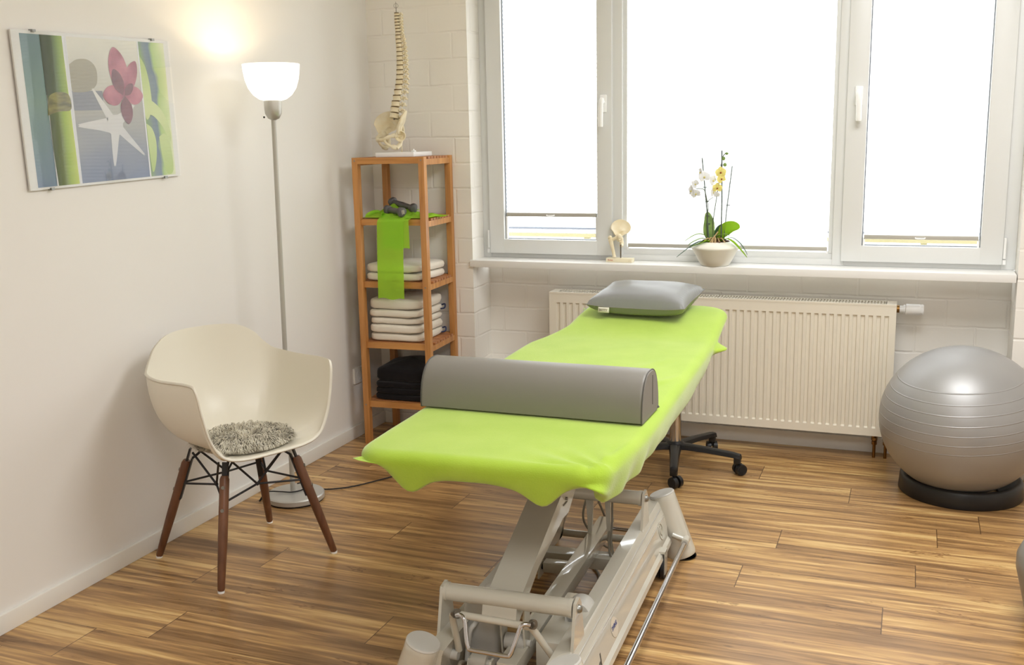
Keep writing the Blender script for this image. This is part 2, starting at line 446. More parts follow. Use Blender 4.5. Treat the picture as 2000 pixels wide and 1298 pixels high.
def catmull(pts, k=6):
    pts = [Vector(p) for p in pts]; out = []
    for i in range(len(pts) - 1):
        p0 = pts[max(i - 1, 0)]; p1 = pts[i]; p2 = pts[i + 1]; p3 = pts[min(i + 2, len(pts) - 1)]
        for j in range(k):
            t = j / k
            out.append(.5 * ((2 * p1) + (p2 - p0) * t + (2 * p0 - 5 * p1 + 4 * p2 - p3) * t * t + (3 * p1 - p0 - 3 * p2 + p3) * t ** 3))
    out.append(pts[-1]); return out


def interp(tab, x):
    """piecewise smooth lookup in [(x,y),...]"""
    if x <= tab[0][0]: return tab[0][1]
    for (a, ya), (b, yb) in zip(tab, tab[1:]):
        if x <= b:
            t = (x - a) / (b - a); t = t * t * (3 - 2 * t); return ya + (yb - ya) * t
    return tab[-1][1]


def tag(o, label, cat, group=None):
    o['label'] = label; o['category'] = cat
    if group: o['group'] = group
    return o


def thing(name, label, cat, loc=(0, 0, 0), rz=0, group=None):
    o = bpy.data.objects.new(name, None); COL.objects.link(o); o.location = loc; o.rotation_euler = (0, 0, rz)
    o.empty_display_size = .1
    return tag(o, label, cat, group)


def struct(o):
    o['kind'] = 'structure'; return o


# ================================================================ THE ROOM
XR, YF, ZC = 4.7, -6.4, 2.7
NX0, NX1, NY = .542, 3.0, .219      # radiator niche / window opening
SZ = .881                           # sill top
WT = 2.36                           # top of window opening
b = MB(); b.box(-.02, XR, YF, .5, -.1, 0); struct(b.build('floor', M_floor, smooth=False))
b = MB(); b.box(-.2, XR, YF, .5, ZC, ZC + .1); struct(b.build('ceiling', M_ceiling, smooth=False))
b = MB(); b.box(-.2, 0, YF, .5, 0, ZC); struct(b.build('wall_left', M_wall, smooth=False))
b = MB(); b.box(XR, XR + .2, YF, .5, 0, ZC); struct(b.build('wall_right', M_wall, smooth=False))
b = MB(); b.box(-.2, XR + .2, YF - .2, YF, 0, ZC); struct(b.build('wall_front', M_wall, smooth=False))
b = MB()
b.box(0, NX0, 0, .42, 0, ZC); b.box(NX1, XR, 0, .42, 0, ZC); b.box(NX0, NX1, 0, .42, WT, ZC); b.box(NX0, NX1, NY, .42, 0, SZ - .035)
struct(b.build('wall_back', M_block, smooth=False))
b = MB(); b.box(0, .013, YF, 0, 0, .062, bev=.003); struct(b.build('baseboard_left', M_skirt))
b = MB(); b.box(.013, NX0, -.013, 0, 0, .062, bev=.002); b.box(NX0, 3.0, NY - .013, NY, 0, .07, bev=.002); b.box(3.0, XR, -.013, 0, 0, .062, bev=.002)
struct(b.build('baseboard_back', M_skirt))
b = MB(); b.box(NX0 - .012, NX1 - .005, -.012, .16, SZ - .034, SZ, bev=.003); struct(b.build('trim_1', M_sill))
b = MB(); b.box(.545, .66, .07, NY, 0, .30, bev=.004); b.box(.545, .67, .062, NY, .30, .308)
struct(b.build('trim_2', M_skirt))

# window unit ------------------------------------------------------
win = bpy.data.objects.new('window_1', None); COL.objects.link(win); win.location = (0, 0, 0); win['kind'] = 'structure'
FY0, FY1 = .145, .215
b = MB()
b.box(NX0, .586, FY0, FY1, SZ, WT, bev=.003); b.box(2.945, NX1, FY0, FY1, SZ, WT, bev=.003)
b.box(1.218, 1.272, FY0, FY1, SZ, WT, bev=.003); b.box(2.25, 2.30, FY0, FY1, SZ, WT, bev=.003)
b.box(NX0, NX1, FY0 + .004, FY1, SZ, .908, bev=.003); b.box(NX0, NX1, FY0, FY1, WT - .05, WT, bev=.003)
# fixed middle light, lower profile
b.box(1.27, 2.252, FY0 + .018, FY1, .905, .938, bev=.004); b.box(1.27, 1.292, FY0 + .018, FY1, .93, WT - .05, bev=.003); b.box(2.23, 2.252, FY0 + .018, FY1, .93, WT - .05, bev=.003)
b.build('window_frame', M_frame, win)
b = MB(); b.box(1.292, 2.23, .178, .186, .938, WT - .05); b.build('window_pane', M_glass, win, smooth=False)


def sash(x0, x1, gx0, gx1, gz, hx, hside):
    b = MB(); yA, yB = .127, .19; z0 = .903; z1 = WT - .04
    b.box(x0, gx0, yA, yB, z0, z1, bev=.005); b.box(gx1, x1, yA, yB, z0, z1, bev=.005)
    b.box(gx0 - .004, gx1 + .004, yA + .0004, yB, z0, gz, bev=.005); b.box(gx0 - .004, gx1 + .004, yA + .0004, yB, z1 - .07, z1, bev=.005)
    s = b.build('window_sash', M_frame, win)
    b = MB(); b.box(gx0, gx1, .180, .186, gz, z1 - .07); b.build('window_pane', M_glass, s, smooth=False)
    b = MB(); t = .004
    b.box(gx0, gx0 + t, .150, .179, gz, z1 - .07); b.box(gx1 - t, gx1, .150, .179, gz, z1 - .07); b.box(gx0, gx1, .15, .179, gz, gz + .003)
    b.build('window_seal', M_seal, s, smooth=False)
    b = MB()
    z = 1.635
    b.box(hx - .017, hx + .017, .117, .128, z - .048, z + .034, bev=.005)
    b.cyl((hx, .124, z), (hx, .092, z), .010, n=16)
    b.tube(catmull([(hx, .098, z + .012), (hx, .088, z), (hx - .002 * hside, .085, z - .03), (hx - .004 * hside, .086, z - .075), (hx - .004 * hside, .087, z - .115)], 4), [.0115] * 8 + [.0125] * 8 + [.011], n=12)
    b.build('window_handle', M_white_plastic, s)
    # hinge
    b = MB(); xh = x0 - .006 if hside > 0 else x1 + .006
    b.cyl((xh, .126, .93), (xh, .126, 1.02), .006, n=10); b.box(xh - .006, xh + .006, .124, .136, .905, .925)
    b.build('window_hinge', M_white_plastic if hside < 0 else M_frame, s)


sash(.584, 1.226, .664, 1.150, .975, 1.186, 1)
sash(2.288, 2.948, 2.375, 2.858, .975, 2.338, -1)


# pleated blinds ----------------------------------------------------
def blind(x0, x1, zb, label, gid, yb=.150):
    root = thing('pleated_blind', label, 'blind', ((x0 + x1) / 2, yb, zb), 0, gid)
    w = (x1 - x0) / 2; top = WT - .06 - zb; n = int(top / .0105); n += n % 2
    b = MB()
    for k in range(n + 1):
        z = .018 + (top - .018) * k / n; y = .006 * (1 if k % 2 else -1)
        b.v += [Vector((-w, y, z)), Vector((w, y, z))]
    for k in range(n): b.f.append([2 * k, 2 * k + 1, 2 * k + 3, 2 * k + 2]); b.m.append(0)
    b.build('blind_fabric', M_blind, root, smooth=False, fix=False)
    b = MB(); b.box(-w, w, -.009, .009, 0, .018, bev=.002); b.build('bottom_rail', M_satin, root)
    b = MB(); b.tube(catmull([(-.02, -.009, .008), (-.014, -.02, .006), (.014, -.02, .006), (.02, -.009, .008)], 4), .003, n=8); b.build('pull_grip', M_white_plastic, root)
    b = MB(); b.box(-w, w, -.01, .012, top, top + .02, bev=.002); b.build('head_rail', M_frame, root)
    for sx in (-1, 1):
        b = MB(); b.box(sx * w - .004, sx * w + .004, -.006, .01, -zb + .975 if zb > 1 else -.012, .0); b.build('cord_clip', M_white_plastic, root)
    return root


blind(.672, 1.143, 1.088, 'white pleated blind in the narrow left sash, stopping a hand above its lower edge', 'white pleated window blinds')
blind(1.297, 2.226, .944, 'wide white pleated blind over the fixed middle pane behind the orchid', 'white pleated window blinds', .166)
blind(2.383, 2.851, 1.004, 'white pleated blind in the right sash, nearly down to its lower edge', 'white pleated window blinds')

# balcony seen under the left blind
root = thing('balcony_railing', 'pale metal balcony railing outside, seen in the gap under the left blind', 'railing', (0.9, 1.6, .3))
b = MB(); b.box(-3, 3, -.02, .02, .588, .60); b.build('handrail', M_railtop, root)
b = MB(); b.box(-3, 3, -.03, .03, .54, .562); b.build('lower_rail', M_rail, root)
for x in (-2.25, -1.25, -.25, .75, 1.75):
    b = MB(); b.box(x - .018, x + .018, -.02, .02, -.6, .54); b.build('post', M_rail, root)
b = MB(); b.box(-6, 9, .43, 3.2, -.5, -.3); struct(b.build('balcony_slab', M_concrete, smooth=False))

# made-up ceiling panels, added out of view to brighten the room
for (x, y, lab) in ((2.7, -1.6, 'added square white fill light panel nearer the window'), (2.9, -4.4, 'added square white fill light panel towards the rear of the room')):
    r = thing('added_fill_panel', lab, 'ceiling light', (x, y, ZC), 0, 'added fill light panels')
    b = MB(); b.box(-.62, .62, -.62, -.58, -.035, 0); b.box(-.62, .62, .58, .62, -.035, 0); b.box(-.62, -.58, -.58, .58, -.035, 0); b.box(.58, .62, -.58, .58, -.035, 0)
    b.build('fill_panel_frame', M_frame, r, smooth=False)
    b = MB(); b.box(-.58, .58, -.58, .58, -.012, 0); b.build('fill_panel_face', mat('fill_panel_glow', (1, 1, 1, 1), .6, emis=((1, .95, .88, 1), 1.5)), r, smooth=False)

# ================================================================ RADIATOR
RX, RL, RZ, RH, RYF = .919, 1.617, .118, .60, .070
root = thing('radiator', 'long cream panel radiator with vertical ribs under the window', 'radiator', (RX, RYF, RZ))
b = MB()
pitch = .0333; n = 47; x = (RL - n * pitch) / 2 + .006
xs = [0]
prof = []
for i in range(n):
    x0 = x + i * pitch
    prof += [(x0 + .004, 0), (x0 + .0075, 1), (x0 + .0205, 1), (x0 + .024, 0)]
prof = [(0.0, 0)] + prof + [(RL, 0)]
zs = [(0, 0), (.036, 0), (.042, 1), (.548, 1), (.554, 0), (RH - .012, 0), (RH, 0)]
o = len(b.v)
for (px, pf) in prof:
    for (pz, zf) in zs: b.v.append(Vector((px, .0085 * pf * zf, pz)))
nz = len(zs)
for i in range(len(prof) - 1):
    for j in range(nz - 1):
        a = o + i * nz + j; b.f.append([a, a + nz, a + nz + 1, a + 1]); b.m.append(0)
b.build('front_panel', M_rad, root, angle=25)
b = MB(); b.box(.002, RL - .002, .085, .095, .003, RH - .02); b.build('rear_panel', M_rad, root, smooth=False)
b = MB(); b.box(.01, RL - .01, .012, .08, .03, RH - .05); b.build('convector', M_raddark, root, smooth=False)
for sx in (0, RL - .014):
    b = MB(); b.box(sx, sx + .014, .0005, .10, .004, RH + .004, bev=.002); b.build('side_cover', M_rad, root)
b = MB()
b.box(0, RL, -.001, .012, RH - .004, RH + .006, bev=.001); b.box(0, RL, .088, .10, RH - .004, RH + .006, bev=.001)
k = int((RL - .08) / .0135)
b.box(0, .045, .012, .088, RH - .002, RH + .005); b.box(RL - .045, RL, .012, .088, RH - .002, RH + .005)
for i in range(k):
    x = .045 + (RL - .09) * i / (k - 1); b.box(x - .0035, x + .0035, .012, .088, RH - .002, RH + .005)
b.box(.045, RL - .045, .0455, .0515, RH - .001, RH + .005)
g = b.build('top_grille', M_rad, root, smooth=False)
b = MB(); zt = .578; y = .06
b.cyl((RL, y, zt), (RL + .012, y, zt), .017, n=16); v1 = b.build('valve_nut', M_brass, root)
b = MB(); b.cyl((RL + .010, y, zt), (RL + .028, y, zt), .0155, n=18); b.cyl((RL + .028, y, zt), (RL + .036, y, zt), .020, n=18); b.build('valve_collar', M_white_plastic, v1)
b = MB(); b.lathe([(0, 0), (.0235, 0), (.0245, .002), (.0245, .056), (.023, .06), (.024, .062), (.024, .07), (.021, .074), (0, .075)], M=Matrix.Translation((RL + .038, y, zt)) @ Matrix.Rotation(PI / 2, 4, 'Y'), n=28)
b.build('thermostat_head', M_white_plastic, v1)
for px in (2.469 - RX, 2.518 - RX):
    b = MB(); b.cyl((px, .06, -RZ), (px, .06, .02), .007, n=12); b.cyl((px, .06, -.035), (px, .06, -.012), .014, n=8)
    b.cyl((px, .06, -.055), (px, .06, -.040), .012, n=8); b.cyl((px, .035, -.024), (px, .06, -.024), .007, n=8); b.build('supply_pipe', M_brass, root)

# wall socket behind the shelf
root = thing('wall_socket', 'white wall socket low on the left wall beside the wooden shelf', 'socket', (0, -.265, .315))
b = MB(); b.box(0, .012, -.04, .04, -.04, .04, bev=.003); b.build('cover_plate', M_white_plastic, root)
b = MB(); b.lathe([(.019, .0125), (.022, .0135), (.022, .0125)], M=Matrix.Rotation(PI / 2, 4, 'Y'), n=24); b.build('socket_ring', M_white_plastic, root)

# ================================================================ PICTURE
pm = Matrix.Translation((.012, -2.225, 1.592)) @ Matrix.Rotation(math.radians(1.4), 4, 'X')
root = tag(bpy.data.objects.new('glass_picture', None), 'unframed glass picture of bamboo, pink flower and starfish on the left wall', 'picture'); COL.objects.link(root)
root.matrix_world = pm
PWD, PHT = .712, .486   # local y along the wall (0..PWD), z -PHT/2..PHT/2


def pp(u, v, d):  # u right 0..1, v down 0..1
    return Vector((d, u * PWD, PHT / 2 - v * PHT))


b = MB(); b.box(-.006, 0, 0, PWD, -PHT / 2, PHT / 2); b.build('backing_board', M_paper, root, smooth=False)


def gradient(name, c_top, c_bot, c_mid=None, sc=5, stretch=(1, 1, 1), nmix=.25, other=None):
    m = bpy.data.materials.new(name); m.use_nodes = True; nt = m.node_tree; bb = nt.nodes['Principled BSDF']; bb.inputs['Roughness'].default_value = .35
    tc = nt.nodes.new('ShaderNodeTexCoord'); sp = nt.nodes.new('ShaderNodeSeparateXYZ'); nt.links.new(tc.outputs['Object'], sp.inputs[0])
    f = math_node(nt, 'ADD', math_node(nt, 'DIVIDE', sp.outputs[2], PHT), .5)
    mp = nt.nodes.new('ShaderNodeMapping'); mp.inputs['Scale'].default_value = stretch; nt.links.new(tc.outputs['Object'], mp.inputs[0])
    nz = nt.nodes.new('ShaderNodeTexNoise'); nz.inputs['Scale'].default_value = sc; nt.links.new(mp.outputs[0], nz.inputs['Vector'])
    f = math_node(nt, 'ADD', f, math_node(nt, 'MULTIPLY', math_node(nt, 'SUBTRACT', nz.outputs['Fac'], .5), nmix))
    rp = nt.nodes.new('ShaderNodeValToRGB'); rp.color_ramp.elements[0].color = c_bot; rp.color_ramp.elements[1].color = c_top
    if c_mid: e = rp.color_ramp.elements.new(.5); e.color = c_mid
    nt.links.new(f, rp.inputs[0]); nt.links.new(rp.outputs[0], bb.inputs['Base Color'])
    return m


def across(name, stops, y0, y1, nmix=.1):
    m = bpy.data.materials.new(name); m.use_nodes = True; nt = m.node_tree; bb = nt.nodes['Principled BSDF']; bb.inputs['Roughness'].default_value = .35
    tc = nt.nodes.new('ShaderNodeTexCoord'); sp = nt.nodes.new('ShaderNodeSeparateXYZ'); nt.links.new(tc.outputs['Object'], sp.inputs[0])
    f = math_node(nt, 'DIVIDE', math_node(nt, 'SUBTRACT', sp.outputs[1], y0), y1 - y0)
    nz = nt.nodes.new('ShaderNodeTexNoise'); nz.inputs['Scale'].default_value = 6; nt.links.new(tc.outputs['Object'], nz.inputs['Vector'])
    f = math_node(nt, 'ADD', f, math_node(nt, 'MULTIPLY', math_node(nt, 'SUBTRACT', nz.outputs['Fac'], .5), nmix))
    rp = nt.nodes.new('ShaderNodeValToRGB')
    rp.color_ramp.elements[0].position = stops[0][0]; rp.color_ramp.elements[0].color = stops[0][1]
    rp.color_ramp.elements[1].position = stops[-1][0]; rp.color_ramp.elements[1].color = stops[-1][1]
    for p, c in stops[1:-1]: e = rp.color_ramp.elements.new(p); e.color = c
    nt.links.new(f, rp.inputs[0]); nt.links.new(rp.outputs[0], bb.inputs['Base Color'])
    return m


P_teal = gradient('print_teal', rgb(108, 134, 138), rgb(110, 128, 160), rgb(120, 148, 136), 3, nmix=.5)
P_bam = across('print_bamboo', [(0, rgb(62, 76, 30)), (.35, rgb(98, 112, 30)), (.6, rgb(150, 176, 22)), (.85, rgb(182, 200, 60)), (1, rgb(206, 216, 140))], PWD * .155, PWD * .305)
P_bamtop = across('print_bamboo_top', [(0, rgb(54, 66, 36)), (.4, rgb(72, 86, 40)), (.65, rgb(120, 148, 42)), (.9, rgb(160, 182, 60)), (1, rgb(200, 212, 130))], PWD * .155, PWD * .305)
P_mid = gradient('print_mist', rgb(228, 226, 212), rgb(104, 118, 150), rgb(172, 170, 160), 4, (1, 1, 2.5), .35)
P_right = across('print_leaves', [(0, rgb(128, 160, 70)), (.3, rgb(112, 130, 132)), (.5, rgb(100, 120, 136)), (.62, rgb(168, 196, 110)), (.85, rgb(196, 214, 140)), (1, rgb(218, 224, 180))], PWD * .78, PWD * .965, .7)
P_white = mat('print_white', rgb(228, 230, 232), .4)
P_stone = gradient('print_stone', rgb(168, 162, 138), rgb(128, 122, 106), None, 6)
P_node = mat('print_node', rgb(146, 142, 78), .4, noise_col=(9, rgb(96, 92, 44), (1, 2, 8)))
P_star = gradient('print_star', rgb(226, 222, 206), rgb(196, 198, 206), None, 12)
P_pink = mat('print_petal', rgb(196, 128, 140), .4, noise_col=(14, rgb(158, 92, 108), (1, 1, 1)))
P_pink2 = mat('print_petal_dark', rgb(134, 84, 92), .4, noise_col=(18, rgb(112, 66, 76), (1, 1, 1)))
P_lime = gradient('print_lime', rgb(164, 192, 84), rgb(170, 196, 100), rgb(204, 216, 150), 3)
P_brown = mat('print_brown', rgb(120, 104, 66), .4)

b = MB()


def quadp(u0, v0, u1, v1, m, d=.0003): b.use(m).poly([pp(u0, v0, d), pp(u1, v0, d), pp(u1, v1, d), pp(u0, v1, d)])


def shape(pts, m, d, k=6):
    q = catmull([pp(u, v, d) for u, v in pts + pts[:1]], k)[:-1]; b.use(m).poly(q)


quadp(.045, .02, .157, .985, P_teal)
quadp(.155, .02, .305, .985, P_white)
shape([(.155, .02), (.155, .25), (.16, .5), (.158, .75), (.165, .985), (.2, .985), (.25, .985), (.292, .985), (.29, .7), (.287, .4), (.283, .02), (.22, .02)], P_bam, .0006, 1)
quadp(.156, .02, .284, .40, P_bamtop, .0007)
shape([(.15, .53), (.165, .42), (.2, .385), (.25, .38), (.288, .40), (.296, .47), (.28, .50), (.22, .505), (.175, .52)], P_node, .0009)
quadp(.30, .02, .308, .985, P_white, .001)
quadp(.308, .02, .775, .985, P_mid)
shape([(.31, .20), (.36, .165), (.43, .165), (.475, .22), (.47, .32), (.42, .37), (.34, .38), (.31, .36)], P_stone, .0006)
quadp(.308, .37, .50, .50, gradient('print_shade', rgb(140, 140, 140), rgb(120, 126, 142)), .0005)
# starfish arms
cx, cy = .56, .60
for (ax, ay, w) in ((.44, .36, .02), (.33, .60, .034), (.53, .88, .022), (.74, .82, .02), (.70, .47, .026)):
    dx, dy = ax - cx, ay - cy; L = math.hypot(dx, dy); nx, ny = -dy / L * w, dx / L * w
    shape([(cx + nx * 1.3, cy + ny * 1.6), (cx + dx * .5 + nx, cy + dy * .5 + ny), (ax + nx * .3, ay + ny * .3), (ax, ay), (ax - nx * .3, ay - ny * .3), (cx + dx * .5 - nx, cy + dy * .5 - ny), (cx - nx * 1.3, cy - ny * 1.6)], P_star, .001)
shape([(cx - .04, cy - .06), (cx + .04, cy - .06), (cx + .05, cy + .04), (cx, cy + .08), (cx - .05, cy + .04)], P_star, .0012)


def petal(ax, ay, bx, by, w, m, d):
    dx, dy = bx - ax, by - ay; L = math.hypot(dx * 1.46, dy); nx, ny = -dy / L * w / 1.46 * 1.0, dx * 1.46 / L * w
    shape([(ax, ay), (ax + dx * .35 + nx, ay + dy * .35 + ny), (ax + dx * .75 + nx * .9, ay + dy * .75 + ny * .9), (bx, by), (ax + dx * .75 - nx * .9, ay + dy * .75 - ny * .9), (ax + dx * .35 - nx, ay + dy * .35 - ny)], m, d)


fx, fy = .645, .40
petal(fx, fy, .60, .07, .085, P_pink, .0014)
petal(fx, fy, .745, .16, .055, P_pink, .0015)
petal(fx, fy, .775, .40, .06, P_pink, .0016)
petal(fx, fy, .50, .40, .065, P_pink, .0017)
petal(fx, fy, .655, .60, .055, P_pink2, .0018)
petal(fx - .01, fy, .585, .22, .05, P_pink2, .0019)
petal(fx, fy, .71, .32, .03, P_pink2, .0019)
quadp(.768, .02, .778, .985, P_white, .001)
quadp(.778, .02, .965, .985, P_right)
shape([(.78, .12), (.815, .2), (.835, .35), (.83, .5), (.78, .55)], P_lime, .0006)
shape([(.78, .42), (.84, .44), (.91, .52), (.955, .66), (.945, .74), (.90, .63), (.84, .55), (.78, .52)], P_lime, .0009)
shape([(.78, .60), (.82, .64), (.84, .74), (.825, .88), (.79, .94)], P_lime, .0008)
shape([(.865, .70), (.91, .68), (.945, .76), (.95, .95), (.90, .97), (.875, .85)], P_lime, .0008)
b.build('printed_picture', None, root, smooth=False, fix=False)
b = MB(); b.box(.003, .0055, -.001, PWD + .001, -PHT / 2 - .001, PHT / 2 + .001); b.build('glass_pane', thin_glass('picture_glass', refl=1.0), root, smooth=False)
for (u, v) in ((.12, 0), (.88, 0), (.12, 1), (.88, 1)):
    b = MB(); q = pp(u, v, 0); b.box(-.008, .008, q.y - .007, q.y + .007, q.z - .004, q.z + .004); b.build('clip', M_screw, root)

# ================================================================ FLOOR LAMP
LX, LY = .212, -1.182
root = thing('floor_lamp', 'silver floor lamp with lit opal glass bowl beside the picture', 'floor lamp', (LX, LY, 0))
b = MB(); b.use(M_black).lathe([(0, 0), (.116, 0), (.118, .003), (.118, .006)], n=48)
b.use(M_chromelamp).lathe([(.118, .006), (.121, .009), (.121, .026), (.116, .031), (.04, .036), (0, .037)], n=48); b.build('base', None, root)
b = MB(); b.cyl((-.012, 0, .03), (-.003, -.006, .64), .0105, n=16); b.cyl((-.003, -.006, .64), (.013, -.008, 1.57), .0095, n=16); b.build('pole', M_satin, root)
b = MB(); b.lathe([(0, 0), (.008, .001), (.022, .008), (.032, .026), (.034, .045), (.034, .076), (.030, .078), (0, .078)], c=(.014, -.008, 1.565), n=28); b.build('socket_cup', M_chromelamp, root)
cup = (.016, -.008, 1.64)
prof = [(.030, 0), (.052, .006), (.074, .022), (.092, .048), (.103, .082), (.108, .115), (.110, .138), (.108, .139), (.105, .115), (.100, .084), (.089, .051), (.072, .026), (.050, .010), (.030, .004)]
b = MB(); b.lathe(prof, c=cup, n=48); b.build('lamp_shade', M_lampglass, root)
b = MB(); b.ball((.016, -.008, 1.70), .022, rz=.03, n=10); b.build('bulb', mat('warm_bulb', (1, 1, 1, 1), .5, emis=((1, .85, .6, 1), 6)), root)
b = MB(); b.ball((-.015, -.03, 1.578), .004, n=6); b.build('switch', M_black, root)
b = MB()
b.tube(catmull([(-.03, .06, .045), (.0, .075, .05), (.02, .05, .045), (.028, .01, .041), (.0, -.03, .041), (-.05, -.04, .041), (-.10, -.06, .04), (-.125, -.08, .006), (-.13, -.03, .004), (-.08, .08, .004), (0, .125, .004), (.08, .14, .005), (.16, .21, .004), (.24, .34, .004), (.30, .44, .005), (.345, .45, .004), (.40, .55, .004), (.47, .62, .004), (.6, .66, .004)], 6), .0028, n=8)
b.build('power_cord', M_black, root)

# ================================================================ WOODEN SHELF UNIT
SR = .0575
root = thing('shelf_unit', 'tall open wooden shelf unit with slatted shelves in the room corner', 'shelf', (.100, -.386, 0), SR)
SW_, SD_, SH_, SP_ = .368, .358, 1.40, .029
for (x, y) in ((0, 0), (SW_ - SP_, 0), (0, SD_ - SP_), (SW_ - SP_, SD_ - SP_)):
    b = MB(); b.box(x, x + SP_, y, y + SP_ + .006, 0, SH_, bev=.0015); b.build('post', M_shelfwood, root)
LV = (1.40, 1.112, .812, .514, .217)
for k, z in enumerate(LV):
    ys = .0 if k == 0 else .012
    for y in (ys, SD_ - .014):
        b = MB(); b.box(SP_ - .002, SW_ - SP_ + .002, y, y + .014, z - .030, z - .001); b.build('shelf_rail', M_shelfwood_x, root, smooth=False)
    for x in (.002, SW_ - .014):
        b = MB(); b.box(x, x + .012, SP_ + .004, SD_ - SP_, z - .038, z - .0112); b.build('side_rail', M_shelfwood, root, smooth=False)
    b = MB(); n = 9; y0, y1 = ys + .016, SD_ - .016
    for i in range(n):
        w = (y1 - y0) / n; a = y0 + i * w
        e0, e1 = ((.001, SW_ - .001) if SP_ + .006 < a and a + w < SD_ - SP_ else (SP_ + .001, SW_ - SP_ - .001))
        b.box(e0, e1, a + .004, a + w - .004, z - .011, z, bev=.001)
    b.build('slatted_shelf', M_shelfslat, root)
for (x, z) in ((.0145, 1.385), (SW_ - .0145, 1.385), (SW_ - .0145, .79), (.0145, .20)):
    b = MB(); b.cyl((x, -.001, z), (x, .002, z), .0035, n=12); b.build('screw', M_screw, root)


def noisy(p, s, a, seed=0):
    q = Vector(p) * s + Vector((seed * 13.1, seed * 7.7, seed * 3.3)); return noise.noise(q) * a


def towel(name, m, x0, x1, y0, y1, z0, z1, seed, label, cat, group, sag=0, dome=0, layers=3, loop=None, zmin=0):
    """folded towel: plump edges, a fold line round the sides"""
    cx, cy, cz = (x0 + x1) / 2, (y0 + y1) / 2, z0
    a, c, h = (x1 - x0) / 2, (y1 - y0) / 2, (z1 - z0)
    b = MB(); N, Mv = 96, 22
    rings = []
    for i in range(Mv + 1):
        t = -PI / 2 + PI * i / Mv
        ct, st = max(math.cos(t), 0) ** .22, math.copysign(abs(math.sin(t)) ** .5, math.sin(t))
        ring = []
        for j in range(N):
            ph = 2 * PI * j / N
            cc, ss = math.copysign(abs(math.cos(ph)) ** .24, math.cos(ph)), math.copysign(abs(math.sin(ph)) ** .24, math.sin(ph))
            # right-hand side shows the stacked layers of the folds
            side = max(0, math.cos(ph)) ** 2
            groove = 1 - .035 * side * abs(math.sin((st * .5 + .5) * PI * layers)) - .03 * (1 - abs(st)) * side
            x = a * cc * (ct * groove if i not in (0, Mv) else 0); y = c * ss * (ct if i not in (0, Mv) else 0)
            z = h / 2 + st * h / 2
            if st > 0: z += dome * max(0, 1 - (x / a) ** 2) * max(0, 1 - (y / c) ** 2) * st
            z += sag * (x / a) * .5
            p = Vector((x, y, z)); n = (noisy(p, 9, .008, 1) + noisy(p, 45, .0012, seed)) * (1 if st > 0 else 1)
            ring.append(p + Vector((noisy(p, 20, .005, seed + 5), noisy(p, 20, .004, seed + 9), n if z0 > zmin + .001 or st > -.5 else 0)))
        rings.append(ring)
    b.rings(rings, False, False)
    o = b.build(name, m, smooth=True, angle=80, loc=(cx + .004, cy - .022, cz)); o.rotation_euler = (0, 0, SR + (seed % 3 - 1) * .02)
    tag(o, label, cat, group)
    if loop:
        q = MB(); q.tube(catmull([(a * .93, c * .86, h * .7), (a * 1.06, c * .84, h * .8), (a * 1.10, c * .7, h * .4), (a * .98, c * .62, h * .3)], 5), .004, n=8)
        q.build('hanging_loop', M_towelblue, o)
    return o


g = 'white towels on the lower middle shelf'
zz = [.5145, .5555, .600, .634, .672, .725]
labs = ['cream folded towel at the bottom of the five on the shelf', 'cream folded towel second from the bottom of the stack of five', 'cream folded towel in the middle of the stack of five',
        'cream folded towel second from the top of the stack of five', 'cream folded towel on top of the stack of five, above the others']
for i in range(5):
    towel('folded_towel', M_towel, .115, .405, -.318 - (i % 2) * .006, -.03, zz[i], zz[i + 1] - .0005, i, labs[i], 'towel', g, dome=.012 if i == 4 else 0, loop=i in (0, 3), layers=2, zmin=zz[0])
g = 'white towels behind the hanging green band'
towel('folded_towel', M_towel, .112, .425, -.325, -.02, .8125, .852, 11, 'white folded towel under another one behind the hanging green band', 'towel', g, layers=2)
towel('folded_towel', M_towel, .108, .422, -.322, -.02, .8525, .893, 12, 'white folded towel on top of the other behind the hanging green band', 'towel', g, layers=2, dome=.004)
g = 'black cloths on the bottom shelf'
zb = [.2175, .250, .281, .312, .378]
labs = ['black folded cloth lying directly on the bottom shelf boards', 'black folded cloth second from the bottom on the bottom shelf', 'black folded cloth third from the bottom, right under the thick one', 'thick domed black cloth topping the stack on the bottom shelf']
for i in range(4):
    towel('folded_cloth', M_blacktowel, .125 if i < 3 else .135, .425, -.315, -.03, zb[i], zb[i + 1] - .0005, 21 + i, labs[i], 'cloth', g, dome=.035 if i == 3 else 0, layers=1)

# green resistance band: bunched on the shelf, one end hanging down in front
root = thing('resistance_band', 'bright green latex band lying on the shelf and hanging down in front', 'exercise band', (.004, -.028, 0))
# the hanging end is a strip bent over the front rail
def strip(path, x0, x1, mat_, name, parent, lean=0, seed=0, waves=.002):
    b = MB(); path = catmull(path, 8); n = len(path)
    def fn(u, v):
        i = min(int(u * (n - 1) + .5), n - 1); p = path[i]
        return (x0 + (x1 - x0) * v + lean * u + p.x, p.y + waves * math.sin(v * 7 + u * 5 + seed), p.z + (noisy((v * 3, u * 4, 0), 1, .004, seed) if p.z > 1.1 else 0) + (.004 * math.sin(v * 9) if u > .97 else 0))
    b.grid(fn, n, 15)
    return b.build(name, mat_, parent, angle=60, fix=False)


strip([(0, -.20, 1.150), (0, -.26, 1.145), (0, -.31, 1.128), (0, -.348, 1.116), (0, -.3625, 1.106), (0, -.364, 1.08), (0, -.363, 1.0), (0, -.364, .9), (0, -.365, .735)], .233, .372, M_band, 'long_hanging_end', root, lean=-.022)
strip([(0, -.24, 1.140), (0, -.31, 1.122), (0, -.352, 1.112), (0, -.3595, 1.10), (0, -.3600, 1.05), (0, -.3595, .975)], .243, .385, M_band, 'short_hanging_end', root, seed=2)
b = MB()


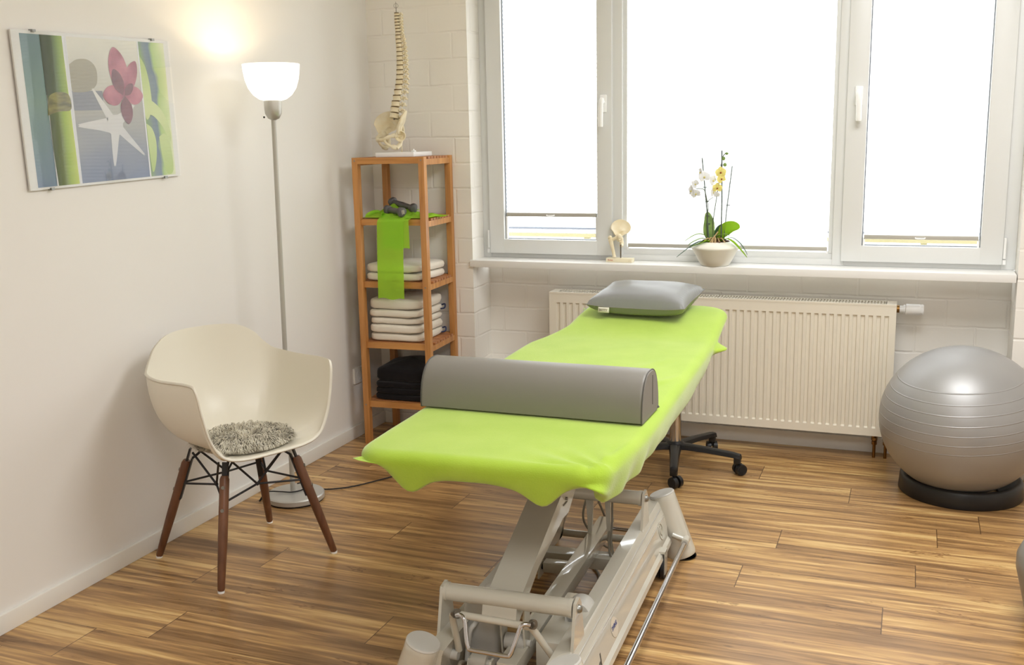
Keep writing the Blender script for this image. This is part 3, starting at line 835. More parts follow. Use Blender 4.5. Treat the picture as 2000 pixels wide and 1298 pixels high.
def crumple(u, v):
    x = .13 + .33 * u; y = -.335 + .20 * v
    e = math.sin(PI * min(max(u, 0), 1)) ** .4 * math.sin(PI * min(max(v, 0), 1)) ** .5
    h = .004 + e * (.012 + .038 * math.exp(-((x - .235) / .07) ** 2 - ((y + .22) / .06) ** 2) + .012 * abs(noisy((x * 25, y * 25, 0), 1, 1, 3)) + .008 * math.sin(x * 60 + y * 30) ** 2)
    return (x, y, 1.114 + h)


b.grid(crumple, 50, 30)


def roll(u, v):
    a = 2 * PI * v; t = u
    r = .011 + .006 * noisy((u * 4, v * 3, 1), 1, 1, 2)
    return (.135 + .105 * t, -.30 + .05 * math.sin(t * 4) + r * math.cos(a) * 1.6, 1.128 + .012 * math.sin(t * 7) + r * math.sin(a))


b.grid(roll, 24, 12)


def tail(u, v):
    return (.37 + .12 * u, -.24 + .05 * u + .05 * v, 1.116 + .008 * math.sin(u * 6) * math.sin(PI * v) + .003)


b.grid(tail, 16, 8)
b.build('bunched_middle', M_band, root, angle=60, fix=False)


def dumbbell(a, c, label, spin):
    a, c = Vector(a), Vector(c); d = (c - a); L = d.length; q = d.to_track_quat('Z', 'Y'); Mx = Matrix.Translation(a) @ q.to_matrix().to_4x4() @ Matrix.Rotation(spin, 4, 'Z')
    root = thing('dumbbell', label, 'dumbbell', a + Vector((.004, -.026, 0)), 0, 'small grey dumbbells'); Mi = Matrix.Translation(-a) @ Mx
    b = MB(); b.lathe([(.0115, .012), (.013, .03), (.0145, L / 2), (.013, L - .03), (.0115, L - .012)], M=Mi, n=16); b.build('handle', M_dumb, root)
    for z0 in (-.008, L - .014):
        b = MB(); rr = []
        for (s, z) in ((.6, 0), (.9, .002), (1, .006), (1, .018), (.9, .022), (.6, .024)):
            ring = []
            for j in range(36):
                an = 2 * PI * j / 36; rad = .0245 * (1 - .13 * (1 - math.cos(3 * an)) * .5) * s
                ring.append(Mi @ Vector((rad * math.cos(an), rad * math.sin(an), z0 + z)))
            rr.append(ring)
        b.rings(rr); h = b.build('head', M_dumb, root)
        if z0 > 0 and 'under' in label:
            for k in (-.006, 0, .006):
                b = MB(); b.box(k - .0012, k + .0012, -.010, .010, z0 + .024, z0 + .0246, Mi); b.build('embossed_mark', M_sticker, h, smooth=False)


dumbbell((.236, -.285, 1.152), (.338, -.335, 1.146), 'grey dumbbell lying under the other one with its round end to the front', .2)
dumbbell((.218, -.200, 1.184), (.362, -.262, 1.158), 'grey dumbbell resting tilted across the top of the other one', .9)

# ---------------------------------------------------------------- spine model
root = thing('spine_model', 'ivory anatomical spine model with pelvis standing on top of the shelf', 'anatomical model', (.284, -.236, 1.40))
SC = Vector((.28, -.22, 1.40))
b = MB(); Mb = Matrix.Rotation(SR, 4, 'Z'); b.box(-.087, .108, -.095, .13, .0005, .021, Mb, bev=.002); b.build('base_plate', M_white_plastic, root)
b = MB(); b.box(.055, .072, .0, .02, .021, .028, Mb, bev=.002); b.cyl(Mb @ Vector((.063, .01, .028)), Mb @ Vector((.063, .01, .034)), .004, n=10); b.build('clamp_screw', M_white_plastic, root)
# centre line of the vertebral bodies: (height above shelf top, offset to the right in the picture plane)
fd = Vector((-.62, -.785, 0)); ld = Vector((.785, -.62, 0)); rd = Vector((.93, .365, 0))
cl = [(.175, -.026), (.21, -.023), (.24, -.017), (.27, -.009), (.30, -.002), (.34, .006), (.38, .010), (.44, .0125), (.50, .012), (.56, .0085), (.62, .006)]
def cline(z): return Vector((.0, .02, 0)) + rd * (interp(cl, z) - .008) + Vector((0, 0, z))
b_rod = MB(); pts = [cline(z) for z in [.10, .14, .175 + .02] + [.175 + i * .03 for i in range(1, 16)]]
pts = [cline(.172 + .0172 * i) for i in range(27)] + [cline(.62) + rd * -.002 + Vector((0, 0, .02 + .018 * k)) for k in range(5)]
b_rod.tube(pts, [.0035] * 27 + [.0022, .0018, .0015, .0012, .001], n=8)
rod = b_rod.build('support_rod', M_steelrod, root)
b = MB(); p = pts[-2]; ring = [p + (rd * math.cos(t) + Vector((0, 0, 1)) * math.sin(t)) * .010 for t in [2 * PI * k / 20 for k in range(21)]]; b.tube(ring, .0008, n=6); b.build('hanging_ring', M_steelrod, root)
z = .178; heights = [.0285, .0275, .027, .0265, .026] + [.0235 - .0005 * k for k in range(12)] + [.0148 - .0002 * k for k in range(7)]
for k, h in enumerate(heights):
    c = cline(z + h * .45); t = (cline(z + h) - cline(z)).normalized()
    if k < 5: w = .0270 - .0008 * k
    elif k < 17: w = .0225 - .0005 * (k - 5)
    else: w = .0150
    lean = (cl and 0)
    tilt = Matrix.Rotation(math.radians([-14, -9, -5, -1, 3][k]) if k < 5 else math.radians(3), 3, ld)
    up = (tilt @ Vector((0, 0, 1)))
    fw = up.cross(ld).normalized(); fw = fw if fw.dot(fd) > 0 else -fw
    def at(f, l, u): return c + fw * f + ld * l + up * u
    b = MB(); hb = h * (.40 if k < 17 else .34)
    rr = []
    for (s, u) in ((.9, -hb), (1.0, -hb * .93), (.9, -hb * .3), (.9, hb * .3), (1.0, hb * .93), (.9, hb)):
        rr.append([at(w * s * math.cos(a) * .82, w * s * math.sin(a), u) for a in [2 * PI * j / 20 for j in range(20)]])
    b.rings(rr)
    # arch, transverse and spinous processes
    b.tube([at(-w * .5, w * .7, 0), at(-w * 1.1, w * .75, 0), at(-w * 1.6, 0, -.001), at(-w * 1.1, -w * .75, 0), at(-w * .5, -w * .7, 0)], .0048 if k < 17 else .0038, n=7)
    lt = 1.75 if k < 17 else 1.45
    for s in (-1, 1):
        b.tube([at(-w * .9, s * w * .7, .001), at(-w * 1.15, s * w * lt, .003)], [.0048, .0042], n=7)
        b.ball(at(-w * 1.05, s * w * .72, h * .3), .0045, n=5); b.ball(at(-w * 1.1, s * w * .7, -h * .3), .0042, n=5)
    sl, sd = ((.75, -.003) if k < 5 else (.7, -.012) if k < 17 else (.6, -.003))
    b.tube([at(-w * 1.5, 0, 0), at(-w * (1.5 + sl * .6), 0, sd * .6), at(-w * (1.5 + sl), 0, sd)], [.0052, .0046, .0050], n=7)
    b.build('vertebra', M_bone, root, angle=50)
    b = MB(); hd = h * .5 - hb
    cc = at(0, 0, hb + hd * 1.0)
    b.lathe([(0, -hd * 1.1), (w * .74, -hd * 1.1), (w * .74, hd * 1.1), (0, hd * 1.1)], M=Matrix.Translation(cc), n=16); b.build('intervertebral_disc', M_disc, root)
    z += h
# sacrum
b = MB(); rr = []
for i in range(9):
    t = i / 8; zc = .172 - .085 * t; back = .004 + .035 * math.sin(t * 2.2); w = .044 * (1 - t) ** .8 + .005; dp = .016 * (1 - t) + .003
    c = cline(.17) - Vector((0, 0, .17)) - fd * back + Vector((0, 0, zc))
    rr.append([c + fd * dp * math.cos(a) + ld * w * math.sin(a) for a in [2 * PI * j / 18 for j in range(18)]])
b.rings(rr); b.build('sacrum', M_bone, root, angle=60)


def pelvis_half(s, org, k, parent, name, fdv, ldv, m=M_bone):
    """hip bone: flared wing, socket, pubic and sitting bones round an opening; s = side, k = scale"""
    def P_(f, l, z): return org + fdv * f * k + ldv * s * l * k + Vector((0, 0, z * k))
    b = MB()
    edge = [(-.045, .030, .085), (-.058, .040, .110), (-.048, .058, .138), (-.018, .085, .156), (.018, .102, .150), (.048, .108, .128), (.062, .102, .100), (.058, .088, .082), (.050, .078, .060), (.038, .068, .046), (.010, .060, .046), (-.010, .048, .058), (-.030, .036, .068)]
    hub = (.002, .060, .082)
    E = [P_(*e) for e in catmull(edge + edge[:1], 4)][:-1]; H = P_(*hub)
    n = len(E); rr = []
    for t in (0.02, .25, .5, .75, .92, 1.0):
        rr.append([H.lerp(e, t) + ldv * s * k * (.012 * (1 - (t - .5) ** 2 * 4) if t < 1 else 0) * 1.0 for e in E])
    nv = (ldv * s)
    th = [.0022, .0022, .0024, .003, .0042, .0030]
    b.rings([[p + nv * th[i] * k / .9 for p in r] for i, r in enumerate(rr)] + [[p - nv * th[i] * k / .9 for p in rr[i]] for i in range(5, -1, -1)], True, True)
    # socket region
    c = P_(.022, .072, .040); ax = (ldv * s * .85 + fdv * .5 - Vector((0, 0, .25))).normalized(); q = ax.to_track_quat('Z', 'Y').to_matrix().to_4x4()
    b.lathe([(.006, -.018), (.020, -.012), (.026, 0), (.027, .010), (.0235, .011), (.021, .002), (.012, -.007), (.001, -.010)], M=Matrix.Translation(c) @ q @ Matrix.Scale(k, 4), n=24, cap0=True)
    # pubic ramus to the front, ischium down and the bar closing the opening
    b.tube(catmull([P_(.032, .066, .044), P_(.052, .044, .038), P_(.062, .020, .030), P_(.062, .008, .022)], 4), [v * k for v in [.011] * 4 + [.008] * 4 + [.007] * 4 + [.009]], n=10)
    b.tube(catmull([P_(.010, .066, .040), P_(.000, .062, .018), P_(.004, .054, -.004), P_(.018, .046, -.016)], 4), [v * k for v in [.014] * 4 + [.010] * 4 + [.011] * 4 + [.013]], n=10)
    b.tube(catmull([P_(.018, .046, -.016), P_(.036, .030, -.008), P_(.052, .014, .006), P_(.060, .009, .020)], 4), [v * k for v in [.012] * 4 + [.007] * 4 + [.006] * 4 + [.009]], n=10)
    return b.build(name, m, parent, angle=60)


org = cline(.17) - Vector((0, 0, .17)) + Vector((0, 0, .058)) + fd * .022
f1, l1, f2, l2 = Vector((-.18, -.98, 0)), Vector((.98, -.18, 0)), Vector((-.80, -.60, 0)), Vector((.60, -.80, 0))
pelvis_half(1, org, 1.0, root, 'hip_bone', f1, l1); pelvis_half(-1, org, 1.0, root, 'hip_bone', f2, l2)
q1 = org + f1 * .062 + l1 * .008 + Vector((0, 0, .021)); q2 = org + f2 * .062 - l2 * .008 + Vector((0, 0, .021))
b = MB(); b.tube([q1, (q1 + q2) / 2 + fd * .004, q2], [.009, .010, .009], n=10); b.build('pubic_disc', M_bone, root)
q0 = cline(.17) - Vector((0, 0, .17)) - fd * .034; b = MB(); b.cyl(q0 + Vector((0, 0, .02)), q0 + Vector((0, 0, .125)), .003, n=8); b.build('stand_rod', M_bone, root)

# ---------------------------------------------------------------- hip joint model on the sill
root = thing('hip_joint_model', 'small ivory hip joint model on a labelled block on the window sill', 'anatomical model', (1.285, .072, SZ))
b = MB(); Mh = Matrix.Rotation(-.05, 4, 'Z'); b.box(-.068, .062, -.022, .022, 0, .020, Mh, bev=.002); bs = b.build('base_block', mat('ivory_block', rgb(240, 230, 200), .45), root)
b = MB(); b.cyl((.0, 0, .02), (.0, 0, .098), .0032, n=10); b.build('support_rod', M_steelrod, root)
fdh = Vector((-.55, -.83, 0)); ldh = Vector((.83, -.55, 0))
pelvis_half(-1, Vector((.030, .022, .086)), .72, root, 'hip_bone', fdh, ldh)
b = MB(); b.tube(catmull([(-.028, -.012, .008 + .016), (-.036, -.010, .06), (-.046, -.006, .095), (-.048, -.004, .112)], 5), [.0095, .0085, .008, .008, .008, .008, .0085, .009, .0095, .0105, .011, .012, .0125, .012, .011, .010], n=12)
b.tube(catmull([(-.046, -.006, .104), (-.030, -.003, .112), (-.012, -.002, .120)], 4), [.010, .009, .0085, .0082, .008, .008, .0085, .009, .010], n=12); b.ball((-.008, -.002, .122), .0135, n=8); b.ball((-.052, -.004, .116), .011, n=7)
b.build('thigh_bone', M_bone, root, angle=70)


def text_mesh(s, size, name, m, parent, Mx, shear=0, ext=.0003, bold=0):
    cu = bpy.data.curves.new(name, 'FONT'); cu.body = s; cu.size = size; cu.shear = shear; cu.extrude = ext; cu.align_x = 'CENTER'; cu.align_y = 'CENTER'; cu.offset = bold
    o = bpy.data.objects.new(name, cu); COL.objects.link(o)
    dg = bpy.context.evaluated_depsgraph_get(); me = bpy.data.meshes.new_from_object(o.evaluated_get(dg))
    bpy.data.objects.remove(o); me.materials.clear(); me.materials.append(m)
    q = bpy.data.objects.new(name, me); COL.objects.link(q); q.parent = parent; q.matrix_local = Mx
    return q


M_redprint = mat('red_brown_print', rgb(196, 96, 60), .5)
M_faintprint = mat('faint_tan_print', rgb(214, 196, 160), .5)
text_mesh('Rotax', .011, 'red_lettering', M_redprint, bs, Mh @ Matrix.Translation((-.045, -.0224, .011)) @ Matrix.Rotation(PI / 2, 4, 'X'))
text_mesh('272', .008, 'faint_number', M_faintprint, bs, Mh @ Matrix.Translation((.050, -.0224, .008)) @ Matrix.Rotation(PI / 2, 4, 'X'))

# ---------------------------------------------------------------- orchid
ox, oy = 1.741, .046
root = thing('potted_orchid', 'white and yellow orchid in a round white ceramic pot on the sill', 'potted plant', (ox, oy, SZ))
b = MB(); b.lathe([(0, .001), (.062, .001), (.066, .004), (.080, .030), (.096, .060), (.107, .078), (.110, .084), (.108, .088), (.092, .100), (.070, .110), (.066, .111), (.064, .108), (.066, .098), (.0, .095)], n=56)
b.build('pot', M_pot, root, angle=55)
b = MB()
for k in range(46):
    a = random.random() * 2 * PI; r = .058 * math.sqrt(random.random())
    b.ball((r * math.cos(a), r * math.sin(a), .102 + random.random() * .010), .010 + random.random() * .006, .008, .006, n=4, M=Matrix.Rotation(random.random() * 3, 3, 'Z'))
o_ = b.build('potting_bark', M_bark, root, angle=180); o_['kind'] = 'stuff'


def leaf(name, pts, w, m, tw=0, fold=.25, up=(0, 0, 1)):
    """leaf along pts; blade width w, tapered, folded at midrib"""
    c = catmull(pts, 8); n = len(c); b = MB(); rr = []
    for i, p in enumerate(c):
        t = i / (n - 1); d = (c[min(i + 1, n - 1)] - c[max(i - 1, 0)]).normalized()
        sd = d.cross(Vector(up)); sd = sd.normalized() if sd.length > 1e-4 else Vector((1, 0, 0)); nn = sd.cross(d)
        wd = w * (math.sin(PI * min(.12 + .88 * t, 1)) ** .6 if t > .0 else .4) * (.45 + .55 * min(1, t * 3)); wd = max(wd, .0008)
        rr.append([p + sd * wd * q + nn * (abs(q) * wd * fold) for q in (-1, -.6, -.2, .2, .6, 1)])
    for sgn in (1,):
        top = rr; o = len(b.v)
        b.rings(top, closed=False)
    return b.build(name, m, root, angle=80, solid=.0016, fix=False)


up2 = (0.1, -1, .2)
leaf('leaf', [(-.02, 0, .10), (-.030, .0, .15), (-.032, .005, .20), (-.042, .01, .245)], .026, M_leaf, up=(.2, -1, 0), fold=.15)
leaf('leaf', [(.008, .01, .11), (.040, .0, .16), (.075, -.01, .180), (.112, -.01, .178)], .030, M_leaflight, up=(0, -1, .25), fold=.08)
leaf('leaf', [(.0, .02, .10), (.010, .02, .14), (.025, .015, .17), (.040, .01, .182)], .022, M_leafdark, up=(0, -1, 0))
leaf('leaf', [(-.01, -.01, .108), (.015, -.02, .135), (.045, -.03, .146), (.070, -.04, .142)], .014, M_leaf)
leaf('leaf', [(-.02, -.01, .11), (-.05, -.02, .140), (-.085, -.03, .142), (-.135, -.045, .112)], .012, M_leaf)
leaf('leaf', [(-.01, -.02, .105), (-.05, -.03, .125), (-.09, -.05, .112), (-.115, -.06, .095)], .011, M_leaf)
leaf('leaf', [(-.02, -.02, .10), (-.05, -.05, .115), (-.09, -.075, .098), (-.13, -.09, .068), (-.158, -.10, .045)], .009, M_leafdark)
leaf('leaf', [(.02, -.01, .105), (.05, -.03, .125), (.085, -.045, .115), (.12, -.06, .085), (.155, -.07, .048)], .010, M_leaflight)
leaf('leaf', [(.03, .0, .105), (.07, -.01, .130), (.11, -.02, .110), (.14, -.03, .075), (.150, -.03, .055)], .005, M_leafdark)
leaf('leaf', [(-.01, -.02, .10), (-.03, -.05, .116), (-.06, -.065, .105), (-.10, -.075, .090)], .013, M_leaflight)
b = MB(); b.tube([(-.016, -.06, .108), (.020, -.05, .160)], .0028, n=8); b.build('wooden_stake', M_root, root)
b = MB()
for k in range(10):
    a = -PI * .15 - random.random() * PI * .7; r = .03 + .028 * random.random()
    b.tube(catmull([(r * .3 * math.cos(a), r * .3 * math.sin(a), .115), (r * math.cos(a) * .8, r * math.sin(a) * .8, .125 + random.random() * .01), (r * 1.3 * math.cos(a), r * 1.2 * math.sin(a), .108)], 3), .003, n=6)
b.build('air_roots', M_root, root, angle=80)


def stick(pts, r, m, name):
    b = MB(); b.tube(pts, r * 1.35, n=8); return b.build(name, m, root)


stick([(-.028, -.01, .09), (-.040, -.005, .25), (-.066, -.005, .49)], .0020, M_stick, 'support_stick')
stick([(.026, .0, .09), (.026, .0, .30), (.022, .0, .522)], .0022, M_stick, 'support_stick')
stick([(.038, .0, .09), (.048, .0, .25), (.070, .0, .452)], .0017, M_stick, 'support_stick')
stick(catmull([(-.028, -.012, .10), (-.038, -.012, .17), (-.034, -.012, .26), (-.040, -.012, .30), (-.052, -.013, .345), (-.075, -.015, .352), (-.09, -.015, .35)], 5), .0014, M_stem, 'flower_stem')
stick(catmull([(-.040, -.012, .29), (-.03, -.012, .30), (-.012, -.012, .312)], 3), .0011, M_stem, 'flower_stem')
stick(catmull([(-.010, .0, .11), (-.012, .0, .20), (.002, .0, .31), (.014, .0, .40), (.022, 0, .47), (.03, 0, .50), (.042, 0, .508)], 6), .0015, M_stem, 'flower_stem')
for (x, z_) in ((-.033, .19), (-.037, .225), (-.041, .29), (-.052, .355), (.055, .275), (.022, .455)):
    b = MB(); b.box(x - .008, x + .008, -.006, .004, z_, z_ + .0035, bev=.001); b.build('plant_clip', M_stick, root)


def blossom(c, nrm, r, m, roll=0, lip=True):
    c = Vector(c); nrm = Vector(nrm).normalized(); q = nrm.to_track_quat('Z', 'Y').to_matrix().to_4x4(); Mx = Matrix.Translation(c) @ q @ Matrix.Rotation(roll, 4, 'Z')
    b = MB(); b.use(m)
    for k, (an, ln, wd) in enumerate(((90, 1, .42), (215, .95, .38), (325, .95, .38), (10, .95, .62), (170, .95, .62))):
        an = math.radians(an); rr = []
        for i in range(7):
            t = i / 6; w = wd * r * math.sin(PI * (.08 + .88 * t)) ** .7; cx_ = r * ln * t
            rr.append([Mx @ (Matrix.Rotation(an, 3, 'Z') @ Vector((cx_, w * qv, .10 * r * t * t + .08 * r * (1 - qv * qv) + .02 * r * (k > 2)))) for qv in (-1, -.5, 0, .5, 1)])
        b.rings(rr, closed=False)
    if lip:
        b.use(M_lip if m is M_petaly else M_petaly).ball(Mx @ Vector((0, -.08 * r, .16 * r)), .17 * r, .14 * r, .16 * r, n=5)
    return b.build('blossom', None, root, angle=80, fix=False)


blossom((-.108, -.02, .343), (-.8, -.6, -.1), .028, M_petalw, 0)
blossom((-.092, -.02, .372), (-.3, -.9, .1), .022, M_petalw, 1)
blossom((-.088, -.03, .330), (.1, -1, -.3), .024, M_petalw, .4)
blossom((-.068, -.02, .425), (-.9, -.5, 0), .026, M_petalw, 1)
blossom((-.050, -.03, .405), (.2, -1, .2), .028, M_petalw, .2)
blossom((-.015, -.02, .388), (.9, -.5, .1), .027, M_petalw, .8)
blossom((-.012, -.02, .335), (.9, -.4, 0), .024, M_petalw, .3)
blossom((.008, -.02, .355), (.1, -1, 0), .024, M_petaly, 0)
blossom((.024, -.02, .395), (.6, -.8, .2), .024, M_petaly, .5)
blossom((.022, -.02, .425), (.2, -1, .1), .026, M_petaly, .1)
blossom((.006, -.02, .325), (0, -1, -.3), .016, M_petalw, .1, False)
for (p, q) in (((.044, 0, .508), .3), ((.030, 0, .486), 0), ((.037, 0, .458), .5)):
    b = MB(); b.ball(p, .0085, .006, .006 if q == .3 else .009, n=6); b.build('bud', M_leaf, root)

# ================================================================ CHAIR
CC = Vector((.369, -1.746, 0)); CA = math.atan2(-.396, .917)
root = thing('armchair', 'cream plastic tub armchair on dark wooden legs with black wire struts', 'chair', CC, CA)
rim = [(.24, 0, .443), (.235, .12, .445), (.226, .188, .466), (.222, .228, .53), (.220, .250, .62), (.212, .262, .70), (.17, .266, .717), (0, .277, .707), (-.10, .270, .709), (-.143, .250, .719), (-.168, .225, .746), (-.184, .195, .783), (-.207, .14, .813), (-.235, .07, .82), (-.245, 0, .82)]
full = [Vector(p) for p in rim] + [Vector((p[0], -p[1], p[2])) for p in rim[-2:0:-1]]
RIM = catmull(full + [full[0]], 6)[:-1]
ctr = Vector((.02, 0, .428))


def shell(u, v):
    R_ = RIM[int(round(u * len(RIM))) % len(RIM)]
    hz = R_.z - .43
    k1 = .72 if hz > .1 else .6
    p1 = Vector((ctr.x + (R_.x - ctr.x) * .70, R_.y * .68, .424)); p2 = Vector((ctr.x + (R_.x - ctr.x) * (1.02 if hz > .05 else .9), R_.y * (.99 if hz > .05 else .9), .43 + hz * .28 + (.01 if hz <= .05 else 0)))
    t = v
    # the back bulges backwards and leans
    p = ctr * (1 - t) ** 3 + p1 * 3 * t * (1 - t) ** 2 + p2 * 3 * t * t * (1 - t) + R_ * t ** 3
    return p


NR = len(RIM)
b = MB()
rr = []
for i in range(25):
    t = .03 + .97 * (i / 24) ** .8
    rr.append([shell(j / NR, t) for j in range(NR)])
# small rolled-out lip
out = []
for j in range(NR):
    R_ = RIM[j]; o_ = Vector((R_.x - ctr.x, R_.y, 0)).normalized(); out.append(R_ + o_ * .006 - Vector((0, 0, .004)))
rr.append(out)
b.rings(rr, True, False)
sh = b.build('seat_shell', M_shell, root, angle=75, solid=.006)
feet = [(.216, -.230, 'front'), (.224, .226, 'front'), (-.223, -.230, 'rear'), (-.217, .233, 'rear')]
tops = [(.140, -.143), (.140, .143), (-.120, -.143), (-.120, .143)]
for (fx_, fy_, nm), (tx, ty) in zip(feet, tops):
    a = Vector((fx_, fy_, .006)); c = Vector((tx, ty, .372)); L = (c - a)
    b = MB(); b.tube([a, a + L * .02, a + L * .45, a + L * .97, a + L], [.0105, .0125, .0165, .0165, .012], n=18); lg = b.build('leg', M_walnut, root)
    b = MB(); b.cyl((fx_, fy_, 0), (fx_, fy_, .007), .0115, n=16); b.build('foot_glide', M_white_plastic, lg)
    # black metal strap on the inner side, screwed to the leg
    inn = Vector((-math.copysign(1, tx) * .7, -math.copysign(1, ty) * .7, 0)) * .0175
    s0 = a + L * .60 + inn; s1 = c + inn + L * .02
    b = MB(); b.beam(s0, s1, .020, .005, up=inn.normalized()); b.beam(a + L * .97, a + L * 1.12, .019, .006, up=inn.normalized()); b.tube(catmull([s1, s1 + Vector((0, 0, .022)) - Vector((tx * .15, ty * .15, 0)), Vector((tx * .72, ty * .72, .418)), Vector((tx * .4, ty * .5, .420))], 4), .0045, n=8); b.build('leg_bracket', M_blackmetal, root)
    outd = -inn.normalized() if True else inn
    for q in (.70, .90):
        p = a + L * q; d_ = Vector((math.copysign(.7, tx), math.copysign(.7, ty), .2)).normalized()
        b = MB(); b.cyl(p + d_ * .010, p + d_ * .0185, .0062, n=14); b.build('screw', M_screw, lg)
b = MB()
L4 = [Vector((fx_, fy_, 0)) .lerp(Vector((tx, ty, .378)), .74) for (fx_, fy_, _), (tx, ty) in zip(feet, tops)]
for q in L4: q.z = .285
def strut(a, c, r=.004): b.tube([a, c], r, n=8)
nodes = {'f': Vector((.105, 0, .298)), 'r': Vector((-.10, 0, .298)), 'a': Vector((0, -.10, .298)), 'c': Vector((0, .10, .298))}
for n_, (i, j) in (('f', (0, 1)), ('r', (2, 3)), ('a', (0, 2)), ('c', (1, 3))):
    strut(L4[i], nodes[n_]); strut(L4[j], nodes[n_])
for n_, (tx, ty) in (('f', (.125, -.10)), ('f', (.125, .10)), ('r', (-.12, -.10)), ('r', (-.12, .10)), ('a', (.09, -.135)), ('a', (-.09, -.135)), ('c', (.09, .135)), ('c', (-.09, .135))):
    strut(nodes[n_], Vector((tx, ty, .405)))
for q in nodes.values(): b.ball(q, .007, n=5)
b.build('wire_struts', M_blackmetal, root, angle=60)

# sheepskin pad
root = tag(bpy.data.objects.new('fur_seat_pad', None), 'round grey shaggy sheepskin pad lying on the seat of the cream armchair', 'seat pad'); COL.objects.link(root)
pc = CC + Vector((math.cos(CA), math.sin(CA), 0)) * .035; root.location = (pc.x, pc.y, .4335); root.rotation_euler = (0, 0, CA)
b = MB(); b.lathe([(0, .0), (.150, .002), (.165, .010), (.150, .020), (.0, .022)], n=40); b.build('pad_base', M_fur, root)
b = MB(); rnd = random.Random(3)
for k in range(5200):
    a = rnd.random() * 2 * PI; r = .168 * math.sqrt(rnd.random())
    x, y = r * math.cos(a), r * math.sin(a)
    swirl = noise.noise(Vector((x * 16, y * 16, 1))) * 2.6 + noise.noise(Vector((x * 45, y * 45, 4))) * 1.4
    da = a + swirl * (1.0 if r < .12 else .45) + rnd.gauss(0, .28); ln = .026 + rnd.random() * .018; d = Vector((math.cos(da), math.sin(da), 0)); sd = Vector((-d.y, d.x, 0)) * (.0016 + .0008 * rnd.random())
    z0 = .018 if r < .15 else .012
    if r > .13: ln *= .8
    lift = .010 + rnd.random() * .010 + noise.noise(Vector((x * 30, y * 30, 9))) * .006
    p0 = Vector((x, y, z0)); p1 = p0 + d * ln * .5 + Vector((0, 0, lift)); p2 = p0 + d * ln + Vector((0, 0, lift * .45))
    b.add([p0 - sd, p0 + sd, p1 - sd * .9, p1 + sd * .9, p2], [(0, 1, 3, 2), (2, 3, 4)])
b.build('fur', M_fur, root, smooth=True, angle=180, fix=False)['kind'] = 'stuff'

# ================================================================ EXERCISE BALL
root = tag(MB().ball((0, 0, 0), .316, .316, .300, n=40).build('exercise_ball', M_ball, angle=180), 'large silver grey exercise ball resting in a black ring by the window wall', 'exercise ball')
root.location = (2.806, -.262, .316); root.rotation_euler = (math.radians(4), math.radians(-6), .4)
b = MB(); b.ball((.02, -.02, -.0), .001, n=3)
root = tag(MB().lathe([(.150, .002), (.236, 0), (.240, .006), (.236, .062), (.230, .070), (.222, .072), (.208, .068), (.170, .030), (.150, .012), (.150, .002)], n=72).build('ball_ring', M_blackplastic, angle=45), 'black plastic ring base holding the silver ball on the floor', 'ball stand')
root.location = (2.820, -.232, 0)
# grey cushion at the right border
rr = []
b = MB(); b.lathe([(0, .0), (.20, .0), (.225, .01), (.245, .10), (.262, .17), (.262, .205), (.245, .245), (.20, .27), (.1, .28), (0, .282)], n=56)
root = tag(b.build('floor_cushion', M_vinyl, angle=60), 'grey rounded floor cushion cut off by the right border', 'cushion'); root.location = (3.188, -1.405, 0)

# ================================================================ STOOL
sx, sy = 1.632, -.268
root = thing('swivel_stool', 'swivel stool with black five-star castor base and metal column under the couch', 'stool', (sx, sy, 0))
b = MB(); b.lathe([(.0, .085), (.036, .085), (.040, .09), (.040, .112), (.030, .122), (0, .122)], n=28); b.build('hub', M_blackplastic, root)
b = MB(); b.lathe([(.026, .115), (.026, .33), (.018, .332), (.018, .41), (0, .41)], n=28); b.build('column', M_chrome, root)
b = MB(); b.lathe([(0, .40), (.10, .40), (.108, .41), (.115, .425), (.113, .440), (.10, .45), (0, .455)], n=40); b.build('seat', M_black, root)
for k in range(5):
    a = math.radians(-79 + 72 * k); d = Vector((math.cos(a), math.sin(a), 0)); s_ = Vector((-d.y, d.x, 0))
    b = MB(); rr = []
    for (r, zc, w, h) in ((.02, .098, .030, .030), (.06, .099, .026, .028), (.15, .096, .021, .026), (.27, .088, .018, .024), (.298, .084, .017, .022), (.302, .078, .015, .016)):
        rr.append([d * r + s_ * w * cx_ + Vector((0, 0, zc + h / 2 * cz_)) for cx_, cz_ in ((-1, -.6), (-.8, .7), (-.4, 1), (.4, 1), (.8, .7), (1, -.6), (.6, -1), (-.6, -1))])
    b.rings(rr); c = d * .286
    b.box(c.x - .015, c.x + .015, c.y - .015, c.y + .015, .052, .085, bev=.004)
    b.build('base_arm', M_blackplastic, root)
    cdir = Vector((math.cos(a + .8), math.sin(a + .8), 0)); ax = Vector((-cdir.y, cdir.x, 0)); cc = d * .286 + cdir * .012
    b = MB()
    for s in (-1, 1): b.cyl(cc + ax * s * .006 + Vector((0, 0, .0255)), cc + ax * s * .024 + Vector((0, 0, .0255)), .0255, .024, n=26)
    cs = b.build('castor', M_blackplastic, root)
    b = MB(); b.cyl(cc + ax * .0235 + Vector((0, 0, .0255)), cc + ax * .0258 + Vector((0, 0, .0255)), .017, n=24); b.cyl(cc - ax * .0235 + Vector((0, 0, .0255)), cc - ax * .0258 + Vector((0, 0, .0255)), .017, n=24)
    b.cyl(d * .286 + Vector((0, 0, .03)), d * .286 + Vector((0, 0, .06)), .006, n=10); b.build('castor_hood', M_black, cs)

# ================================================================ TREATMENT COUCH
KO = Vector((1.60, -1.80, 0)); KR = math.radians(2.1)
root = thing('treatment_couch', 'height-adjustable treatment couch on a warm grey steel base', 'treatment couch', KO, KR)
C_ = .03   # base centre line


def headz(ly): return .055 * (lambda t: t * t * (3 - 2 * t))(min(max((ly - .90) / .5, 0), 1))


